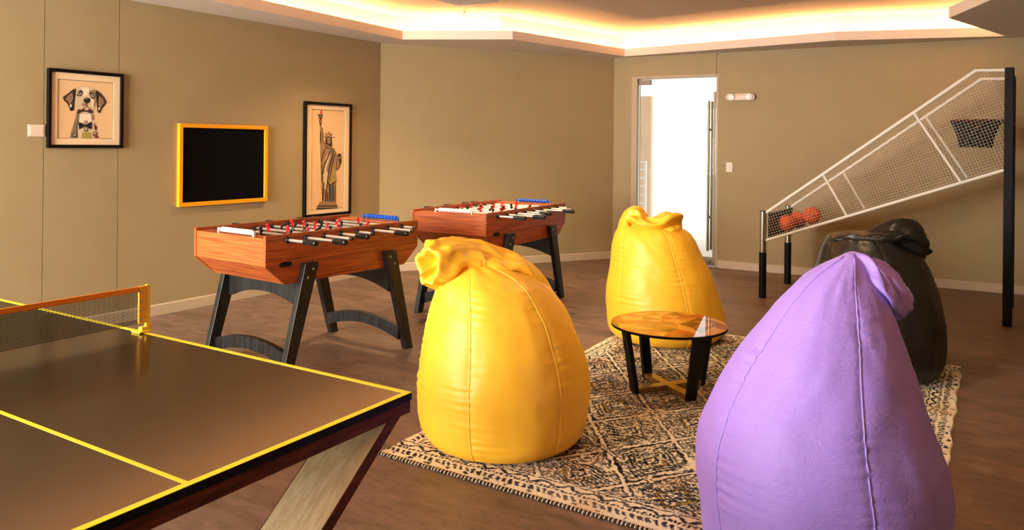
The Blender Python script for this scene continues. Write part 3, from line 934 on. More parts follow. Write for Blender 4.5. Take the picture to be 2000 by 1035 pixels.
NX = 1.335
t = thing('table_tennis_net', 'orange-taped table tennis net clamped across the brown table', 'net', TT+Vector((math.cos(TA), math.sin(TA), 0))*NX+Vector((0, 0, 0.7607)), TA)
o = MB()
o.box(-0.004, 0.004, 0.01, TW-0.01, 0.158, 0.178, 0.001)
o.build('tape', M['net_tape'], t)
o = MB()
n_h, n_v = 24, 78
for i in range(n_h):
    z = 0.036+0.121*i/(n_h-1)
    o.tube([(0, 0.02, z), (0, TW-0.02, z)], 0.0013, 4)
for i in range(n_v):
    y = 0.03+(TW-0.06)*i/(n_v-1)
    o.tube([(0.0006, y, 0.036), (0.0006, y, 0.158)], 0.0003, 3)
o.build('mesh', M['net_cord'], t)
for s in (0, 1):
    y0, y1 = (-0.004, 0.026) if not s else (TW-0.026, TW+0.004)
    yo = -0.012 if not s else TW+0.012
    o = MB()
    o.box(-0.006, 0.006, y0, y1, 0.034, 0.179, 0.002)
    bnd = o.build('end_band', M['net_band'], t)
    for k in range(4):
        o = MB()
        o.lathe([(0.003, 0), (0.0058, 0), (0.0065, 0.002), (0.004, 0.004), (0.0, 0.003)], (-0.005, 0.017 if not s else TW-0.017, 0.05+k*0.036), (-1, 0, 0), 14)
        o.build('grommet', M['steel'], bnd, smooth='auto')
    o = MB()
    o.box(-0.007, 0.007, yo-0.008, yo+0.008, -0.02, 0.182, 0.002)
    sgn = 1 if not s else -1
    o.box(-0.028, 0.028, min(yo, yo+sgn*0.05), max(yo, yo+sgn*0.05), 0.0, 0.007, 0.002)
    o.box(-0.012, 0.012, min(yo, yo+sgn*0.03), max(yo, yo+sgn*0.03), 0.007, 0.02, 0.002)
    o.tube([(0, yo-sgn*0.010, 0.03), (0, yo-sgn*0.016, 0.018), (0, yo-sgn*0.014, 0.0)], 0.003, 8)
    o.build('clamp', M['yellow_metal'], t)

# ------------------------------------------------------------------ football tables
HANDLES = [(1, .27), (1, .37), (0, .26), (1, .26), (0, .15), (1, .33), (0, .24), (0, .12)]
MEN = [1, 2, 3, 5, 5, 3, 2, 1]
FW = 0.38


def man_mb(o, y, x, z, tilt):
    c, s = math.cos(tilt), math.sin(tilt)

    def P(dx, dz):
        return Vector((x+dx*c+dz*s, y, z-dx*s+dz*c))
    ax = (P(0, 1)-P(0, 0))
    # boot, legs, body, shoulders, head as one turned figure, flattened arms and foot
    o.lathe([(0.004, -0.075), (0.010, -0.072), (0.008, -0.055), (0.009, -0.030), (0.014, -0.012), (0.015, 0.006), (0.013, 0.016), (0.006, 0.020), (0.006, 0.023),
             (0.0115, 0.028), (0.0125, 0.036), (0.009, 0.044), (0.0, 0.047)], P(0, 0), ax, 12)
    o.box(x-0.008, x+0.008, y-0.019, y+0.019, z-0.006, z+0.012, 0.005)


def football_table(label, loc, rz, sx=1.0, rodseed=1):
    rnd = random.Random(rodseed)
    t = thing('football_table', label, 'game table', loc, rz, 'wooden football tables')
    prof = [(-0.68, 0.93), (-0.68, 0.738), (-0.535, 0.616), (0.535, 0.616), (0.68, 0.738), (0.68, 0.93)]
    for y in (-FW, FW-0.022):
        o = MB()
        o.prism(prof, 'y', y, y+0.022, 0.0015)
        sp = o.build('side_panel', M['orange_wood'], t)
        if y < 0:
            o = MB()
            p = [(-0.555+0.022*math.cos(a_), 0.742+0.0165*math.sin(a_)) for a_ in np.linspace(PI/2, 3*PI/2, 8)]+[(-0.505+0.022*math.cos(a_), 0.742+0.0165*math.sin(a_)) for a_ in np.linspace(-PI/2, PI/2, 8)]
            o.prism(p, 'y', y-0.003, y+0.004)
            o.build('ball_slot', M['black_soft'], sp)
    yi = FW-0.022
    for sg in (-1, 1):
        o = MB()
        x0, x1 = sorted((sg*0.655, sg*0.674))
        o.box(x0, x1, -yi, yi, 0.741, 0.912, 0.001)
        o.build('end_panel', M['orange_end'], t)
        o = MB()
        pr = [(sg*0.672, 0.741), (sg*0.655, 0.741), (sg*0.52, 0.63), (sg*0.535, 0.62)]
        o.prism(pr, 'y', -yi, yi)
        o.build('sloping_panel', M['orange_end'], t)
        o = MB()
        o.box(*sorted((sg*0.56, sg*0.656)), -yi, yi, 0.900, 0.912, 0.001)
        o.build('end_shelf', M['edge_wood'], t)
    o = MB()
    o.box(-0.535, 0.535, -yi, yi, 0.618, 0.636)
    o.build('bottom_panel', M['orange_wood'], t)
    o = MB()
    o.box(-0.655, 0.655, -yi, yi, 0.800, 0.812)
    o.build('playfield', M['pitch'], t)
    # score counters on the end panels
    for sg, mat, nm in ((-1, 'white_bead', 'score_counter'), (1, 'blue_bead', 'score_counter')):
        o = MB()
        xb = sg*0.64
        y0, y1 = (-0.21, 0.16)
        o.tube([(xb, y0, 0.936), (xb, y1, 0.936)], 0.006, 8)
        for yy in (y0, y1):
            o.box(xb-0.008, xb+0.008, yy-0.006, yy+0.006, 0.911, 0.945, 0.002)
        sc_ = o.build(nm, M[mat], t)
        for k in range(10):
            o = MB()
            yy = y0+0.025+k*0.0325
            o.lathe([(0.010, -0.0155), (0.017, -0.012), (0.017, 0.012), (0.010, 0.0155)], (xb, yy, 0.936), (0, 1, 0), 14)
            o.build('bead', M[mat], sc_, smooth='auto')
    # rods with bushings, handles and players
    for i in range(8):
        x = -0.514+i*0.1466
        front, ext = HANDLES[i]
        z = 0.893
        ya, yb = (-FW-ext, FW+0.30-ext*0.6) if front else (-FW-ext, FW+0.24)
        o = MB()
        o.tube([(x, ya+(0.1 if front else 0), z), (x, yb, z)], 0.0095, 10)
        rod = o.build('rod', M['chrome'], t, smooth='auto')
        for sg in (-1, 1):
            o = MB()
            o.lathe([(0.022, 0), (0.021, 0.008), (0.014, 0.016), (0.010, 0.018)], (x, sg*FW, z), (0, sg, 0), 18)
            o.build('bushing', M['black_man'], rod, smooth='auto')
        o = MB()
        yh = ya if front else yb
        sg = 1 if front else -1
        prof_h = [(0.0, 0), (0.014, 0), (0.0185, 0.006), (0.0185, 0.016), (0.0165, 0.022), (0.0175, 0.06), (0.0155, 0.095), (0.017, 0.112), (0.010, 0.118)]
        o.lathe(prof_h, (x, yh, z), (0, sg, 0), 16)
        for k in range(12):
            a_ = 2*PI*k/12
            c_, s_ = math.cos(a_)*0.0172, math.sin(a_)*0.0172
            o.tube([(x+c_, yh+sg*0.022, z+s_), (x+c_, yh+sg*0.1, z+s_)], 0.0022, 5)
        o.build('handle', M['black_man'], rod, smooth='auto')
        if not front:
            o = MB()
            o.lathe([(0.010, -0.006), (0.012, 0), (0.012, 0.014), (0.0085, 0.016)], (x, ya, z), (0, 1, 0), 12)
            o.build('end_cap', M['black_man'], rod, smooth='auto')
        n = MEN[i]
        off = (ext-0.24)*-0.6
        for k in range(n):
            y = (k-(n-1)/2)*(0.62/(n if n < 5 else 5))+off
            y = max(-yi+0.04, min(yi-0.04, y))
            o = MB()
            man_mb(o, y, x, z, rnd.uniform(-0.3, 0.3)+(0.5 if i % 3 == 0 else -0.25))
            o.build('player', M['black_man'] if front else M['red_man'], rod, smooth='auto')
        for yy in (-yi+0.018, yi-0.018):
            o = MB()
            o.lathe([(0.014, -0.014), (0.016, -0.01), (0.016, 0.01), (0.014, 0.014)], (x, yy, z), (0, 1, 0), 14)
            o.build('bumper', M['black_man'], rod, smooth='auto')
    # legs splay outwards along the table; arched stretchers tie each pair
    for sg in (-1, 1):
        for sy in (-1, 1):
            y0, y1 = sorted((sy*(FW+0.001), sy*(FW+0.046)))
            o = MB()
            tx, bx = sg*0.355, sg*0.555
            o.prism([(tx-0.055, 0.735), (tx+0.055, 0.735), (bx+0.036, 0.0), (bx-0.036, 0.0)], 'y', y0, y1, 0.003)
            lg = o.build('leg', M['black_wood'], t)
            for q, z in ((0.022, 0.695), (-0.022, 0.645)):
                o = MB()
                o.lathe([(0.0, 0.006), (0.006, 0.005), (0.009, 0.002), (0.009, -0.001)], (tx+q*sg*-1+sg*0.015, sy*(FW+0.046), z), (0, sy, 0), 12)
                o.build('bolt', M['steel'], lg, smooth='auto')
            o = MB()
            o.box(bx-0.025, bx+0.025, y0+0.006, y1-0.006, -0.002, 0.004)
            o.build('foot_pad', M['black_soft'], lg)
        for zt, hh, drop in ((0.60, 0.085, 0.065), (0.225, 0.08, 0.06)):
            fr = (0.735-zt)/0.735
            xc = sg*(0.355+0.20*fr)
            n = 16
            up, dn = [], []
            for k in range(n+1):
                u = -1+2*k/n
                yy = u*(FW+0.004)
                up.append((yy, zt-drop*u*u))
                dn.append((yy, zt-hh-drop*u*u*1.0-0.012*u*u))
            o = MB()
            if zt > 0.5:
                up = [(p[0], 0.6155) for p in up]
            o.prism(up+dn[::-1], 'x', xc-0.02, xc+0.02)
            o.build('stretcher', M['black_wood'], t)
    t.scale = (sx, 1, 1)
    return t


football_table('wooden football table nearest the blackboard, black legs and white score beads', (-1.407, 5.47, 0), math.radians(54.4), 1.0, 3)
football_table('wooden football table farther back, behind the front yellow bean bag', (-0.163, 7.26, 0), math.radians(61.0), 1.14, 8)

# ------------------------------------------------------------------ basketball shoot-out game along the right wall
BL, BW = 2.064, 0.97
t = thing('basketball_arcade', 'white wire-mesh basketball shooting cage on black posts by the right wall', 'arcade game', (2.524, 7.73, 0), math.radians(-33.82))
for y in (0.0, BW):
    o = MB()
    o.tube([(0, y, 0.0), (0, y, 0.455)], 0.036, 20)
    po = o.build('post', M['black_soft'], t, smooth='auto')
    o = MB()
    o.tube([(0, y, 0.455), (0, y, 0.862)], 0.033, 20)
    o.build('steel_sleeve', M['steel'], po, smooth='auto')
    o = MB()
    o.lathe([(0.033, 0.862), (0.030, 0.868), (0.0, 0.868)], (0, y, 0), (0, 0, 1), 20)
    o.build('end_cap', M['black'], po, smooth='auto')
    o = MB()
    o.box(BL-0.035, BL+0.035, y-0.035, y+0.035, 0, 2.205, 0.008)
    o.build('post', M['black_soft'], t)
BOT = [(0.03, 0.575), (2.03, 1.331)]
TOP = [(0.03, 0.852), (1.815, 2.192), (2.03, 2.186)]
POLY = [BOT[0], BOT[1], TOP[2], TOP[1], TOP[0]]


def clip_line(P, p, d):
    """clip an infinite line to a convex polygon, returns two ends or None"""
    t0, t1 = -99, 99
    n = len(P)
    for i in range(n):
        a, b = P[i], P[(i+1) % n]
        nx, ny = b[1]-a[1], -(b[0]-a[0])       # outward for counter-clockwise
        den = d[0]*nx+d[1]*ny
        num = (a[0]-p[0])*nx+(a[1]-p[1])*ny
        if abs(den) < 1e-9:
            if num < 0:
                return None
        elif den > 0:
            t1 = min(t1, num/den)
        else:
            t0 = max(t0, num/den)
    if t1-t0 < 0.01:
        return None
    return (p[0]+d[0]*t0, p[1]+d[1]*t0), (p[0]+d[0]*t1, p[1]+d[1]*t1)


bd = Vector((BOT[1][0]-BOT[0][0], BOT[1][1]-BOT[0][1])).normalized()
bn = Vector((-bd.y, bd.x))
for y, nm in ((0.0, 'side_frame'), (BW, 'side_frame')):
    o = MB()
    o.tube([(BOT[0][0], y, BOT[0][1]), (BOT[1][0], y, BOT[1][1])], 0.016, 10)
    o.tube([(p[0], y, p[1]) for p in TOP], 0.016, 10)
    for a, b in (((0.567, 1.245), (0.785, 0.862)), ((1.339, 1.83), (1.713, 1.215))):
        o.tube([(a[0], y, a[1]), (b[0], y, b[1])], 0.012, 8)
    fr = o.build(nm, M['tube_white'], t, smooth='auto')
    o = MB()
    k = 0.026
    i = 1
    while i*k < 1.3:
        q = clip_line(POLY, (BOT[0][0]+bn.x*i*k, BOT[0][1]+bn.y*i*k), (bd.x, bd.y))
        if q:
            o.tube([(q[0][0], y, q[0][1]), (q[1][0], y, q[1][1])], 0.0012, 4)
        i += 1
    for i in range(-20, 90):
        q = clip_line(POLY, (BOT[0][0]+bd.x*i*k, BOT[0][1]+bd.y*i*k), (bn.x, bn.y))
        if q:
            o.tube([(q[0][0], y+0.003, q[0][1]), (q[1][0], y+0.003, q[1][1])], 0.0012, 4)
    o.build('wire_mesh', M['wire'], fr)
# ball tray: black end board, dark padded tray floor, netting ramp behind it
o = MB()
o.prism([(0.04, 0.57), (0.055, 0.57), (0.055, 0.845), (0.04, 0.845)], 'y', 0.03, BW-0.03, 0.003)
o.build('end_board', M['black_soft'], t)
o = MB()
tray = [(0.055, 0.585), (0.055, 0.60), (0.50, 0.772), (0.50, 0.757)]
o.prism(tray, 'y', 0.02, BW-0.02, 0.002)
o.build('ball_tray', M['black_soft'], t)
o = MB()
for i in range(28):
    y = 0.03+(BW-0.06)*i/27
    o.tube([(0.5, y, 0.765), (2.03, y, 1.343)], 0.0013, 4)
for i in range(40):
    u = 0.5+1.53*i/39
    o.tube([(u, 0.02, 0.576+(u-0.03)*0.378+0.012), (u, BW-0.02, 0.576+(u-0.03)*0.378+0.012)], 0.0013, 4)
o.build('ramp_net', M['net_cord'], t)
for y in (0.285, 0.685):
    o = MB()
    cx, cz, r = 1.80, 1.765, 0.19
    o.tube([(cx+r*math.cos(a_), y+r*math.sin(a_), cz) for a_ in np.linspace(0, 2*PI, 29)[:-1]], 0.007, 8, closed=True)
    o.box(cx+r-0.01, BL-0.03, y-0.05, y+0.05, cz-0.012, cz+0.012, 0.003)
    hp = o.build('hoop', M['rim_red'], t, smooth='auto')
    o = MB()
    nn = 12
    lv = [(0.0, 0.188), (-0.05, 0.165), (-0.10, 0.145), (-0.15, 0.13), (-0.20, 0.12), (-0.235, 0.118)]
    for k in range(nn):
        for sgn in (1, -1):
            pts = []
            for j, (dz, rr) in enumerate(lv):
                a_ = 2*PI*(k+sgn*j*0.5)/nn
                pts.append((cx+rr*math.cos(a_), y+rr*math.sin(a_), cz+dz))
            o.tube(pts, 0.011, 5)
    o.build('hoop_net', M['net_navy'], hp, smooth='auto')
o = MB()
o.box(BL-0.03, BL-0.012, 0.04, BW-0.04, 1.40, 2.19, 0.004)
o.build('backboard', M['black_soft'], t) if False else o.bm.free()
o = MB()
for z in (1.75, 2.17):
    o.box(BL-0.03, BL+0.03, 0.035, BW-0.035, z-0.02, z+0.02, 0.004)
o.build('cross_beam', M['black'], t)

# basketballs lying in the tray
BR = 0.085
c_, s_ = math.cos(math.radians(-33.82)), math.sin(math.radians(-33.82))
for (x, y, lb) in ((0.165, 0.26, 'orange basketball lowest in the cage, against the black end board'),
                   (0.225, 0.46, 'orange basketball in the middle of the three in the cage'),
                   (0.385, 0.36, 'orange basketball highest up the sloping tray of the cage')):
    zt = 0.60+(x-0.055)*0.3865
    bb = MB()
    bmesh.ops.create_uvsphere(bb.bm, u_segments=40, v_segments=24, radius=BR)
    zz = zt+BR*1.0722+0.001
    P = (2.524+c_*x-s_*y, 7.73+s_*x+c_*y, zz)
    b = bb.build('basketball', M['ball'], smooth=True)
    b.location = P
    b.rotation_euler = (0.6+x*5, 0.4+y*3, x*9)
    tag(b, lb, 'ball', 'basketballs in the shooting cage')
    o = MB()
    for m_ in (Matrix(), Matrix.Rotation(PI/2, 4, 'X'), Matrix.Rotation(PI/2, 4, 'Y')):
        o.tube([m_ @ Vector((BR*math.cos(a_), BR*math.sin(a_), 0)) for a_ in np.linspace(0, 2*PI, 41)[:-1]], 0.0018, 5, closed=True)
    o.build('rib', M['ball_rib'], b)

# ------------------------------------------------------------------ rug
RW_, RL_ = 2.35, 3.30
RO = Vector((-0.63, 3.738, 0))
RAng = math.radians(-31.8)


def rug_colours(U, V):
    """woven pattern: returns linear rgb for arrays of metric coordinates"""
    rs = np.random.RandomState(4)

    def vnoise(x, y, s, seed):
        r = np.random.RandomState(seed).rand(256, 256)
        xi, yi = x/s, y/s
        x0, y0 = np.floor(xi).astype(int), np.floor(yi).astype(int)
        fx, fy = xi-x0, yi-y0
        fx, fy = fx*fx*(3-2*fx), fy*fy*(3-2*fy)
        g = lambda a, b: r[a % 256, b % 256]
        return (g(x0, y0)*(1-fx)+g(x0+1, y0)*fx)*(1-fy)+(g(x0, y0+1)*(1-fx)+g(x0+1, y0+1)*fx)*fy
    wob = (vnoise(U, V, 0.03, 1)-.5)*0.014+(vnoise(U, V, 0.012, 2)-.5)*0.010
    wob2 = (vnoise(U, V, 0.03, 3)-.5)*0.014+(vnoise(U, V, 0.012, 5)-.5)*0.010
    u, v = U+wob, V+wob2
    tri = lambda x: np.abs((x % 1.0)-0.5)*2          # 1 at integers, 0 at half
    dark = np.zeros_like(u)
    # diamond lattice
    a, b = 0.46, 0.62
    p, q = u/a+v/b, u/a-v/b
    ci, cj = np.floor(p), np.floor(q)
    fp, fq = p-ci, q-cj
    edge = np.minimum(np.minimum(fp, 1-fp), np.minimum(fq, 1-fq))
    par = (ci+cj*2) % 4
    h1 = tri((u*0.5+v)/0.023) > 0.48
    h2 = tri((u*0.5-v)/0.023) > 0.48
    h3 = tri(edge/0.06) > 0.5
    h4 = tri((u)/0.024) > 0.5
    hatch = np.where(par == 0, h1, np.where(par == 1, h3, np.where(par == 2, h2, (h4 ^ h3))))
    dark = np.where(hatch, 1.0, 0.0)
    dark = np.where((edge > 0.10) & (edge < 0.135), 0.0, dark)
    dark = np.where((edge > 0.025) & (edge < 0.048), 1.0, dark)
    dark = np.where(edge < 0.025, 0.0, dark)
    dark = np.where((edge > 0.07) & (edge < 0.088), 0.0, dark)
    cen = edge > 0.36
    dark = np.where(cen, 0.0, dark)
    dark = np.where((edge > 0.40) & (edge < 0.44), 1.0, dark)
    # second set of long lines crossing the field
    l1 = np.abs(((u/0.92+v/0.62+0.5) % 1)-0.5)
    l2 = np.abs(((u/0.92-v/0.62+0.5) % 1)-0.5)
    dark = np.where((l1 < 0.016) | (l2 < 0.016), 0.0, dark)
    dark = np.where(((l1 > 0.016) & (l1 < 0.03)) | ((l2 > 0.016) & (l2 < 0.03)), 1.0, dark)
    # small random blocks of cream
    blk = vnoise(U, V, 0.055, 8)
    dark = np.where(blk > 0.80, 0.0, dark)
    # borders along the two short ends and the long sides
    e1 = np.minimum(v, RL_-v)
    e2 = np.minimum(u, RW_-u)

    def border(e, w, along, dark):
        m = e < w
        f_ = e/w
        bd_ = np.zeros_like(e)
        bd_ = np.where((f_ > 0.24) & (f_ < 0.44), ((tri(along/0.034+(f_*3)) > 0.42)).astype(float), bd_)
        bd_ = np.where((f_ > 0.52) & (f_ < 0.62), (tri(along/0.022) > 0.35).astype(float), bd_)
        zig = np.abs(((along/0.12) % 1)-0.5)*2
        bd_ = np.where((f_ > 0.64) & (f_ < 0.86), (np.abs((f_-0.64)/0.22-zig) < 0.24).astype(float), bd_)
        bd_ = np.where((f_ > 0.9) & (f_ < 0.95), 1.0, bd_)
        bd_ = np.where((f_ > 0.1) & (f_ < 0.2), (np.abs(((along/0.11) % 1)-0.5) < 0.14).astype(float)*(vnoise(U, V, 0.03, 9) > 0.4), bd_)
        return np.where(m, bd_, dark)
    dark = border(e2, 0.16, v, dark)
    dark = border(e1, 0.19, u, dark)
    # wear
    worn = vnoise(U, V, 0.35, 11)*0.6+vnoise(U, V, 0.02, 12)*0.55
    dk = dark*np.clip(1.35-worn*0.6, 0.4, 1)
    scr = ((vnoise(U*1.0, V*0.35, 0.009, 21) > 0.56) ^ (vnoise(U*0.3, V*1.0, 0.008, 22) > 0.62)) & (e1 > 0.19) & (e2 > 0.16) & (edge > 0.05)
    dk = np.maximum(dk, scr*0.85)
    tint = vnoise(U, V, 0.22, 13)
    tint2 = vnoise(U, V, 0.5, 14)
    cream = np.stack([np.full_like(u, lin(246)), np.full_like(u, lin(236)), np.full_like(u, lin(212))], -1)
    peach = np.array([lin(222), lin(186), lin(144)])
    ochre = np.array([lin(188), lin(160), lin(70)])
    k = np.clip((tint-0.55)*4, 0, 1)[..., None]*0.6
    lt = cream*(1-k)+peach*k
    inner = ((edge > 0.30) & (edge < 0.36) & (tint2 > 0.5) & (e1 > 0.19) & (e2 > 0.16))[..., None]
    lt = np.where(inner, ochre, lt)
    dcol = np.array([lin(30), lin(27), lin(29)])
    dcol2 = np.array([lin(52), lin(54), lin(70)])
    kk = np.clip((tint2-0.4)*3, 0, 1)[..., None]
    dc = dcol*(1-kk)+dcol2*kk
    d3 = dk[..., None]
    return lt*(1-d3)+dc*d3


NU, NV = 588, 826
us, vs_ = np.linspace(0, RW_, NU), np.linspace(0, RL_, NV)
UU, VV = np.meshgrid(us, vs_)
colr = rug_colours(UU, VV)
rs_ = np.random.RandomState(2)
edge_wob = 0.006*np.sin(VV*9)+0.004*np.sin(VV*23)
Z = 0.009+rs_.rand(NV, NU)*0.0035
Z[0, :] = Z[-1, :] = 0.001
Z[:, 0] = Z[:, -1] = 0.001
co = np.stack([UU+edge_wob*np.where((UU < 0.02) | (UU > RW_-0.02), 1, 0), VV, Z], -1).reshape(-1, 3)
idx = np.arange(NU*NV).reshape(NV, NU)
quads = np.stack([idx[:-1, :-1], idx[:-1, 1:], idx[1:, 1:], idx[1:, :-1]], -1).reshape(-1, 4)
me = bpy.data.meshes.new('pile')
me.vertices.add(len(co))
me.vertices.foreach_set('co', co.ravel())
me.loops.add(quads.size)
me.loops.foreach_set('vertex_index', quads.ravel().astype(np.int32))
me.polygons.add(len(quads))
me.polygons.foreach_set('loop_start', (np.arange(len(quads))*4).astype(np.int32))
me.update(calc_edges=True)
ca = me.color_attributes.new('weave', 'FLOAT_COLOR', 'POINT')
ca.data.foreach_set('color', np.concatenate([colr, np.ones(colr.shape[:2]+(1,))], -1).astype(np.float32).ravel())
me.materials.append(attr_material('rug_weave', 'weave', 0.95))
rug = thing('area_rug', 'cream and charcoal patterned rug under the bean bags and round table', 'rug', RO, RAng)
pile = bpy.data.objects.new('pile', me)
COL.objects.link(pile)
pile.parent = rug
o = MB()
rnd = random.Random(5)
x = 0.004
M['fringe_c'] = pmat('fringe_cream', rgb(214, 192, 156), 0.95)
M['fringe_d'] = pmat('fringe_dark', rgb(36, 32, 34), 0.95)
k = 0
while x < RW_-0.004:
    for (y0, sg) in ((0.004, -1), (RL_-0.004, 1)):
        o.mi = k % 2
        j = rnd.uniform(-0.004, 0.004)
        o.tube([(x, y0, 0.010), (x+j*0.5, y0+sg*0.010, 0.010), (x+j, y0+sg*rnd.uniform(0.014, 0.022), 0.003)], [0.0042, 0.0042, 0.003], 5)
    k += 1
    x += 0.0095
fo = o.build('fringe', [M['fringe_c'], M['fringe_d']], rug, smooth=True)
fo['kind'] = 'stuff'

# ------------------------------------------------------------------ coffee table
RZ = 0.0125      # pile height
t = thing('coffee_table', 'low round coffee table with triangle-patterned glossy top on the rug', 'table', (0.978, 4.758, RZ), math.radians(22))
rnd = random.Random(11)
R_ = 0.352
pts = [Vector((R_*math.cos(2*PI*i/64), R_*math.sin(2*PI*i/64))) for i in range(64)]
inner = []
while len(inner) < 34:
    p = Vector((rnd.uniform(-R_, R_), rnd.uniform(-R_, R_)))
    if p.length < R_*0.93 and all((p-q).length > 0.07 for q in inner):
        inner.append(p)
rimpts = [Vector((R_*0.995*math.cos(2*PI*i/14), R_*0.995*math.sin(2*PI*i/14))) for i in range(14)]
vco, _, faces, *_r = delaunay_2d_cdt(inner+rimpts, [], [], 0, 1e-6)
o = MB()
vv = [o.bm.verts.new((p.x, p.y, 0.4004)) for p in vco]
for fc in faces:
    o.mi = rnd.randrange(6)
    o._f([vv[i] for i in fc])
# fill the thin rim segments between the chords and the circle
for i in range(14):
    a0, a1 = 2*PI*i/14, 2*PI*(i+1)/14
    o.mi = rnd.randrange(6)
    seg = [(R_*math.cos(a0+(a1-a0)*k/6), R_*math.sin(a0+(a1-a0)*k/6)) for k in range(7)]
    o._f([o.bm.verts.new((x_, y_, 0.4003)) for x_, y_ in seg])
tops = o.build('patterned_top', [M['t%d' % i] for i in range(1, 7)], t)
o = MB()
o.lathe([(R_-0.004, 0.384), (R_, 0.386), (R_, 0.399), (R_-0.001, 0.4001)], (0, 0, 0), (0, 0, 1), 72)
o.build('top_rim', M['black'], t, smooth='auto')
o = MB()
hb = 0.035
o.box(-0.30, 0.30, -hb, hb, 0.366, 0.384, 0.002)
o.box(-hb, hb, -0.30, 0.30, 0.3655, 0.3835, 0.002)
o.build('top_cross', M['black'], t)
o = MB()
hb = 0.03
o.box(-0.235, 0.235, -hb, hb, 0.002, 0.030, 0.002)
o.box(-hb, hb, -0.235, 0.235, 0.002, 0.0302, 0.002)
o.build('base_cross', M['tan'], t)
for k in range(4):
    o = MB()
    P = [(0.222, 0.0), (0.250, 0.0), (0.318, 0.384), (0.290, 0.384)]
    o.prism(P, 'y', -0.032, 0.032, 0.002)
    l = o.build('leg', M['black'], t)
    l.rotation_euler = (0, 0, k*PI/2)

# ------------------------------------------------------------------ bean bags


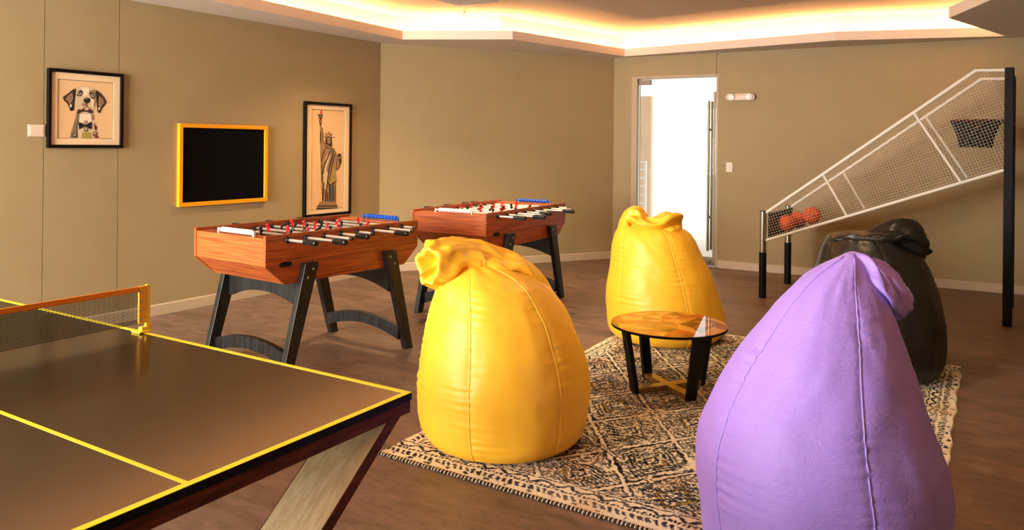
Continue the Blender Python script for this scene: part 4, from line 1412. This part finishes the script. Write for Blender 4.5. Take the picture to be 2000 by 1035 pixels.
def bean_bag(name, label, loc, rz, rings, seam0, mat, pipe, hoods, base_r, nseam=6, seed=0, flat=1.0, pucker=1.0):
    """rings = [(z, cx, cy, r)] from the floor up; hoods = folds of gathered cloth at the top"""
    t = thing(name, label, 'bean bag', loc, rz, 'leatherette bean bags')
    zs = [r[0] for r in rings]
    N, K = 190, 192
    tt = np.linspace(0, 1, N)
    par = np.linspace(0, 1, len(rings))
    arr = spline(par, rings, tt)
    # even spacing of the interpolated rows
    seam_idx = [int(round((seam0+2*PI*k/nseam)/(2*PI)*K)) % K for k in range(nseam)]
    seam_th = [2*PI*i/K for i in seam_idx]
    rows = []
    zmax = zs[-1]
    for i in range(N):
        z, cx, cy, r = arr[i]
        r = max(r, 0.004)
        row = []
        env = min(1.0, r/0.12)*min(1.0, z/0.06+0.2)
        for j in range(K):
            th = 2*PI*j/K
            ds = [abs((th-s+PI) % (2*PI)-PI) for s in seam_th]
            k = int(np.argmin(ds))
            dm = ds[k]
            rr = r*(1+0.004*(math.cos(PI-abs(dm)/(PI/nseam)*PI)*0.5))
            rr -= 0.004*env*math.exp(-(dm/0.035)**2)
            # puckers pulled in along the seam
            ph = noise.noise(Vector((k*3.1+seed, z*6, 0)))*3.0
            wv = math.sin(2*PI*z/0.036+ph+k*1.7+dm*2)+0.7*math.sin(2*PI*z/0.061+k*2.3+seed-dm*3)
            side = 1 if ((th-seam_th[k]+PI) % (2*PI)-PI) > 0 else -1
            amp = 0.0046*pucker*math.exp(-dm/0.20)*max(0.0, 0.25+1.5*noise.noise(Vector((k*1.3, z*5, side*3.0+seed))))
            rr += amp*wv*env
            q = Vector((math.cos(th)*2.2, math.sin(th)*2.2, z*4.2+seed*7))
            rr += (noise.noise(q)*0.010+noise.noise(q*2.6+Vector((0, 0, 5)))*0.003*pucker)*env
            rr -= 0.016*pucker*env*max(0.0, z-0.35*zmax)/zmax*(0.35-min(0.35, abs(noise.noise(Vector((math.cos(th)*1.6, math.sin(th)*1.6, z*7+th*0.8+seed*3))))))
            # creases below the gathered top
            if z > zmax*0.72:
                g = (z-zmax*0.72)/(zmax*0.28)
                rr += 0.016*g*min(1, r/0.1)*noise.noise(Vector((math.cos(th)*2.6, math.sin(th)*2.6, z*5+seed+2)))
            zz = z+0.006*noise.noise(Vector((math.cos(th)*3, math.sin(th)*3, z*8+seed)))*env if i > 0 else 0.002
            row.append(Vector((cx+rr*math.cos(th), cy+rr*math.sin(th)*flat, zz)))
        rows.append(row)
    o = MB()
    o.grid(rows)
    body = o.build('body', mat, t, smooth=True)
    for k, j in enumerate(seam_idx):
        pts = []
        for i in range(4, N-10, 2):
            p = rows[i][j]
            c = Vector((arr[i][1], arr[i][2], p.z))
            pts.append(p+(p-c).normalized()*0.0005)
        o = MB()
        o.tube(pts, 0.0034, 6)
        o.build('piping', pipe, body, smooth=True)
    for hi, hd in enumerate(hoods):
        st = hd['st']                     # (x, y, z, a (height), b (depth))
        ps = np.linspace(0, 1, len(st))
        n1, n2 = 46, 64
        S = spline(ps, st, np.linspace(0, 1, n1))
        hr = []
        for i in range(n1):
            p = Vector(S[i][:3])
            pa, pb = Vector(S[max(i-1, 0)][:3]), Vector(S[min(i+1, n1-1)][:3])
            T = (pb-pa).normalized()
            D = Vector(hd.get('depth', (0, 1, 0)))
            D = (D-T*D.dot(T)).normalized()
            Uu = D.cross(T)
            a_, b_ = max(S[i][3], 0.004), max(S[i][4], 0.004)
            g = i/(n1-1)
            row = []
            for j in range(n2):
                ph = 2*PI*j/n2
                cs, sn = math.cos(ph), math.sin(ph)
                cs = math.copysign(abs(cs)**0.8, cs)
                fold = 1+hd.get('fold', 0.1)*(math.sin(3*ph+g*5+seed)*0.5+math.sin(5*ph-g*7+seed*2)*0.5)*min(1, g*2.5)
                nz = (noise.noise(p*9+Vector((cs*1.3, sn*1.3, seed)))+0.9*(0.3-abs(noise.noise(p*13+Vector((cs*2.2, sn*2.2, seed+4))))))*hd.get('rough', 0.015)*min(1, g*3)
                row.append(p+Uu*(sn*a_*fold+nz)+D*(cs*b_*fold+nz*0.5))
            hr.append(row)
        # turn the open end inwards so it reads as gathered cloth
        endc = sum(hr[-1], Vector())/n2
        T = (Vector(S[-1][:3])-Vector(S[-3][:3])).normalized()
        base = hr[-1]
        for k_, (sc_, dp) in enumerate(hd.get('end', ((0.93, 0.012), (0.78, 0.008), (0.6, -0.02), (0.35, -0.05), (0.1, -0.06)))):
            hr.append([endc+(v-endc)*sc_*(1+0.10*math.sin(4*2*PI*j/n2+seed)*(k_ > 0)) + T*dp for j, v in enumerate(base)])
        o = MB()
        o.grid(hr)
        o.build('top_fold', mat, t, smooth=True)
    return t


bean_bag('bean_bag', 'bright yellow bean bag in front, beside the table tennis table corner', (-0.031, 3.95, 0.0127), 0,
         [(0.002, 0, 0, 0.335), (0.012, 0, 0, 0.375), (0.06, 0.0, 0, 0.412), (0.146, 0, 0, 0.432), (0.304, 0, 0, 0.438), (0.461, -0.010, 0, 0.412), (0.618, -0.028, 0, 0.362),
          (0.70, -0.045, 0, 0.325), (0.785, -0.070, 0.0, 0.275), (0.84, -0.100, 0.0, 0.205), (0.88, -0.145, 0.0, 0.115), (0.90, -0.18, 0, 0.03)],
         math.radians(-110), M['yellow_bag'], M['yellow_pipe'],
         [dict(st=[(0.24, 0.04, 0.70, 0.03, 0.05), (0.16, 0.05, 0.79, 0.045, 0.09), (0.07, 0.06, 0.85, 0.05, 0.13), (-0.034, 0.06, 0.880, 0.060, 0.15), (-0.152, 0.05, 0.908, 0.075, 0.15), (-0.255, -0.02, 0.908, 0.096, 0.13),
                   (-0.33, -0.10, 0.893, 0.108, 0.11), (-0.375, -0.17, 0.893, 0.09, 0.07)], fold=0.16, rough=0.03, end=((0.9, 0.004), (0.72, -0.012), (0.5, -0.05), (0.28, -0.08), (0.1, -0.09)))],
         0.33, seed=1)
bean_bag('bean_bag', 'yellow bean bag behind the round table, in front of the glass door', (1.217, 6.05, 0.0127), 0,
         [(0.002, 0, 0, 0.34), (0.012, 0, 0, 0.39), (0.06, 0, 0, 0.435), (0.13, 0, 0, 0.452), (0.25, -0.015, 0, 0.446), (0.37, -0.032, 0, 0.428), (0.50, -0.05, 0, 0.398), (0.60, -0.07, 0, 0.368),
          (0.70, -0.088, 0, 0.337), (0.80, -0.105, 0, 0.300), (0.86, -0.13, 0, 0.235), (0.895, -0.15, 0, 0.15), (0.905, -0.16, 0, 0.04)],
         math.radians(-77), M['yellow_bag'], M['yellow_pipe'],
         [dict(st=[(-0.37, 0.0, 0.83, 0.02, 0.06), (-0.315, -0.02, 0.90, 0.05, 0.10), (-0.255, -0.05, 0.925, 0.068, 0.12), (-0.185, -0.10, 0.890, 0.050, 0.14), (-0.10, -0.12, 0.885, 0.060, 0.14),
                   (0.0, -0.09, 0.908, 0.074, 0.12), (0.055, -0.06, 0.915, 0.058, 0.09)], fold=0.26, rough=0.035)],
         0.33, nseam=5, seed=4)
bean_bag('bean_bag', 'black bean bag standing behind the purple one on the rug', (2.455, 5.20, 0.0127), 0,
         [(0.002, 0, 0, 0.32), (0.012, 0, 0, 0.365), (0.06, 0, 0, 0.405), (0.14, 0, 0, 0.424), (0.227, 0, 0, 0.430), (0.364, -0.004, 0, 0.424), (0.537, -0.014, 0, 0.396), (0.71, -0.022, 0, 0.345),
          (0.80, -0.035, 0, 0.305), (0.86, -0.05, 0, 0.265), (0.90, -0.07, 0, 0.22), (0.925, -0.08, 0, 0.12), (0.93, -0.08, 0, 0.03)],
         math.radians(-100), M['black_bag'], M['black_pipe'],
         [dict(st=[(-0.30, -0.02, 0.885, 0.012, 0.05), (-0.17, -0.07, 0.905, 0.028, 0.11), (-0.04, -0.12, 0.915, 0.045, 0.13), (0.06, -0.13, 0.925, 0.08, 0.13), (0.15, -0.12, 0.905, 0.105, 0.13),
                   (0.215, -0.10, 0.86, 0.105, 0.11), (0.25, -0.08, 0.80, 0.07, 0.08)], fold=0.2, rough=0.045)],
         0.33, nseam=5, seed=7)
bean_bag('bean_bag', 'purple bean bag nearest the camera at the right, top folded over', (1.12, 2.80, 0.0127), 0,
         [(0.002, 0.01, 0, 0.33), (0.012, 0.01, 0, 0.37), (0.06, 0.01, 0, 0.405), (0.181, 0.012, 0, 0.423), (0.30, 0.0, 0, 0.430), (0.42, -0.010, 0, 0.415), (0.553, -0.009, 0, 0.372), (0.66, 0.002, 0, 0.328),
          (0.739, 0.015, 0, 0.292), (0.84, 0.035, 0, 0.240), (0.925, 0.052, 0, 0.192), (1.0, 0.07, 0, 0.138), (1.05, 0.088, 0, 0.09), (1.09, 0.108, 0, 0.042), (1.108, 0.118, 0, 0.012)],
         math.radians(-89), M['purple_bag'], M['purple_pipe'],
         [dict(st=[(0.11, 0.07, 1.075, 0.02, 0.04), (0.145, 0.05, 1.070, 0.045, 0.06), (0.185, 0.01, 1.030, 0.064, 0.085), (0.22, -0.02, 0.985, 0.070, 0.09), (0.252, -0.035, 0.937, 0.060, 0.075), (0.272, -0.04, 0.905, 0.045, 0.055)],
               fold=0.24, rough=0.03)],
         0.33, nseam=5, seed=9)
